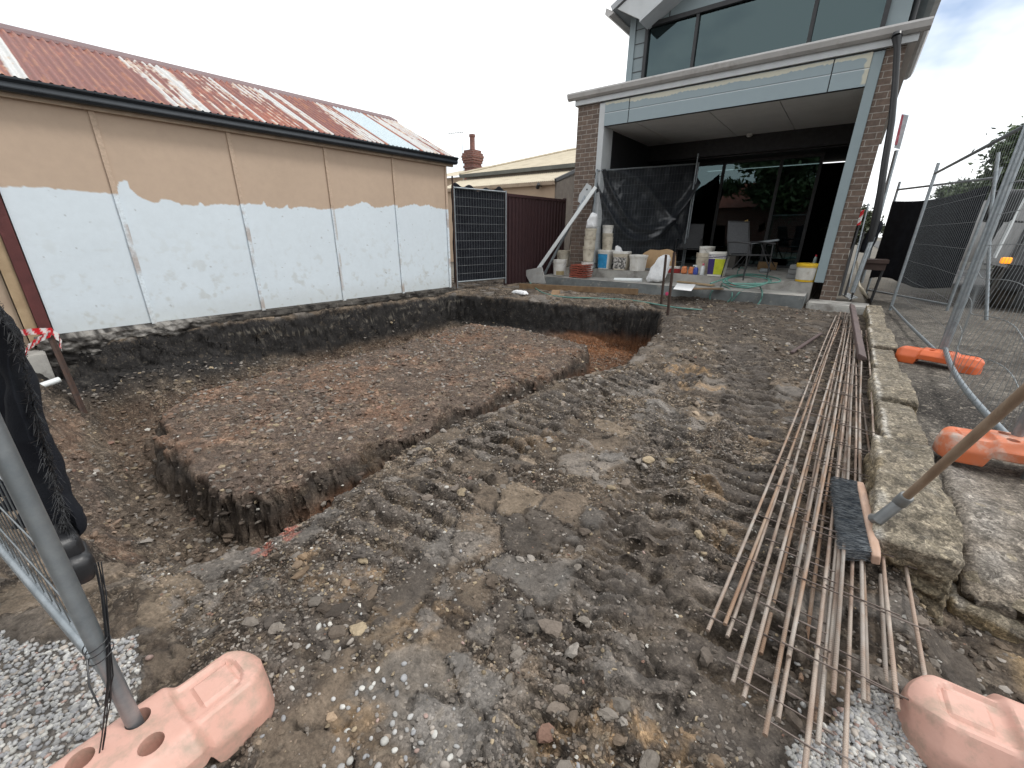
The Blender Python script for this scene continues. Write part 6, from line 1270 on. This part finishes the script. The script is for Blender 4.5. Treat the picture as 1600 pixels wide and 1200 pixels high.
# paling fence over the road
pf = thing('paling_fence', 'weathered grey paling fence across the road behind the truck', 'fence', (9, 30, 0)); pa, pb = Vector((4.2,24.5,0)), Vector((15,36,0)); n = 90; d = (pb-pa); V = MB(); rr = random.Random(6)
for k in range(n):
    a = pa+d*(k/n); c = pa+d*((k+.93)/n); hh = 2.6+rr.uniform(-.06,.06); nr_ = Vector((d.y,-d.x,0)).normalized()*.02
    V.hexa([a, c, c+nr_, a+nr_, a+Vector((0,0,hh)), c+Vector((0,0,hh)), c+nr_+Vector((0,0,hh)), a+nr_+Vector((0,0,hh))])
V.build('palings', mat('grey_paling', (.27,.25,.225), (.19,.175,.16), 2, .9, 0, .2, c3=(.33,.31,.29), s3=1.2, stretch=(3,3,.3)), pf)
b = MB(); b.bar(pa+Vector((-.4,-.4,.25)), pb+Vector((-.4,-.4,.25)), .25, .5); tag(b.build('low_kerb_wall', MT['concrete']), 'low pale concrete wall at the foot of the paling fence', 'low wall')
tree('roadside weeds at the foot of the paling fence', (5.2,24.3,.3), .9, .8, 2500, 'leaf2', 8, lsz=.07, cz=.5, name='weeds', cat='weeds')
# ------------------------------------------------------------------ truck, mostly out of view
tk_ = thing('truck', 'dark truck with a black mirror and lit orange indicator at the right edge', 'truck', (3.4, 11.8, 0)); yt = 10.6
c0 = at(1562,400,y=yt); X0 = c0.x-.02; MT['tw'] = mat('dark_truck_paint', (.035,.038,.042), (.05,.052,.055), 3, .35, 0, .02, c3=(.12,.11,.1), s3=5)
b = MB(); b.hexa([(X0+.12,yt,.75), (X0+2.1,yt,.75), (X0+2.1,yt+1.8,.75), (X0+.12,yt+1.8,.75), (X0+.34,yt+.42,2.25), (X0+1.95,yt+.42,2.25), (X0+1.95,yt+1.75,2.25), (X0+.34,yt+1.75,2.25)]); cab = b.build('cab', MT['tw'], tk_, bevel=.05)
b = MB(); b.hexa([(X0+.36,yt+.18,1.38), (X0+1.86,yt+.18,1.38), (X0+1.86,yt+.25,1.38), (X0+.36,yt+.25,1.38), (X0+.44,yt+.37,2.12), (X0+1.8,yt+.37,2.12), (X0+1.8,yt+.5,2.12), (X0+.44,yt+.5,2.12)]); b.build('windscreen', mat('dark_glass', (.02,.025,.03), None, 2, .08, 0, 0), tk_, bevel=.02)
b = MB(); b.box((X0+.12,yt-.14,.40), (X0+2.1,yt+.05,.78)); b.build('bumper', MT['black_plastic'], tk_, bevel=.03)
ind = at(1571,407,y=yt-.03); M_ = bpy.data.materials.new('amber_lamp'); M_.use_nodes = True; pz = M_.node_tree.nodes['Principled BSDF']; pz.inputs['Base Color'].default_value = (.9,.32,.02,1); pz.inputs['Emission Color'].default_value = (1,.36,.02,1); pz.inputs['Emission Strength'].default_value = .9
V, Q = rbox((.065,.04,.05), .025, 6); npmesh('indicator', V+np.array([ind.x+.01,yt-.02,ind.z]), Q, M_, tk_)
mr_ = at(1568,322,y=yt-.1); V, Q = rbox((.17,.07,.24), .05, 10); V[:, 0] += .06*V[:, 2]; o = npmesh('mirror', V+np.array(mr_), Q, MT['black_plastic'], tk_)
b = MB(); b.tube(smooth_path([at(1583,310,y=yt-.05), at(1580,292,y=yt), at(1590,284,y=yt+.05), (X0+.5,yt+.3,at(1590,284,y=yt).z)]), .018, 8); b.tube([at(1577,345,y=yt-.05), (X0+.3,yt+.1,1.45)], .018, 8); b.build('mirror_arm', MT['dark'], tk_, smooth=60)
for x in (X0+.18, X0+1.78):
    b = MB(); b.lathe([(.2,-.13),(.40,-.13),(.44,-.09),(.44,.09),(.40,.13),(.2,.13)], (0,0,0), 30); b2 = MB(); b2.add([(x+.13+z, yt+.55+xx_, .45+yy_) for xx_, yy_, z in b.v], b.f); wl = b2.build('wheel', mat('muddy_tyre', (.03,.03,.03), (.12,.10,.08), 5, .9, 0, .5, 25) if x < X0+1 else bpy.data.materials['muddy_tyre'], tk_, smooth=40)
    b = MB(); b.lathe([(.001,.05),(.1,.06),(.2,.10),(.21,-.1)], (0,0,0), 24); b2 = MB(); b2.add([(x+.13-z, yt+.55+xx_, .45+yy_) for xx_, yy_, z in b.v], b.f); b2.build('rim', MT['concrete'], wl, smooth=40)
b = MB(); b.box((X0+.2,yt+1.9,.7), (X0+2.05,yt+6,2.0)); b.build('tray', MT['tw'], tk_, bevel=.03)
b = MB(); b.tube([at(1600,305,y=yt-.1), at(1553,403,y=yt-.16)], .032, 10); b.build('guard_tube', MT['white_paint'], tk_, smooth=50)
# grey steel prop post between fence panels
b = MB(); b.tube([at(1541,500,z=.08), at(1548,330,y=9.2), at(1560,238,y=9.2)], .022, 8); tag(b.build('fence_prop', MT['galv'], smooth=50), 'weathered grey post standing behind the bent wire panel', 'post')
# things behind the viewer, seen mirrored in the doors
tree('dense tree across the street mirrored at the left of the glass doors', (-4.6,-9,0), 8.0, 3.0, 9000, 'leaf', 21, lsz=.2, group='trees across the street', cz=.62)
tree('spreading tree across the street mirrored over the middle of the glass doors', (.5,-12,0), 10.5, 4.2, 14000, 'leaf', 22, lsz=.22, group='trees across the street', cz=.68)
tree('pale loose tree across the street mirrored at the right of the glass doors', (3.4,-9,0), 8.4, 2.8, 6000, 'leaf2', 23, lsz=.2, group='trees across the street', cz=.7)
oh = thing('brick_house', 'orange roofed brick house across the street mirrored in the glass doors', 'house', (0,-13,0)); MB().box((-9,-16,0), (8,-11,3.1)).build('wall', MT['red_brick'], oh)
b = MB(); b.prism([(-9.4,-10.6,3.1),(-9.4,-13.5,5.0),(-9.4,-16.4,3.1)], (17.8,0,0)); b.build('roof', MT['tile'], oh)
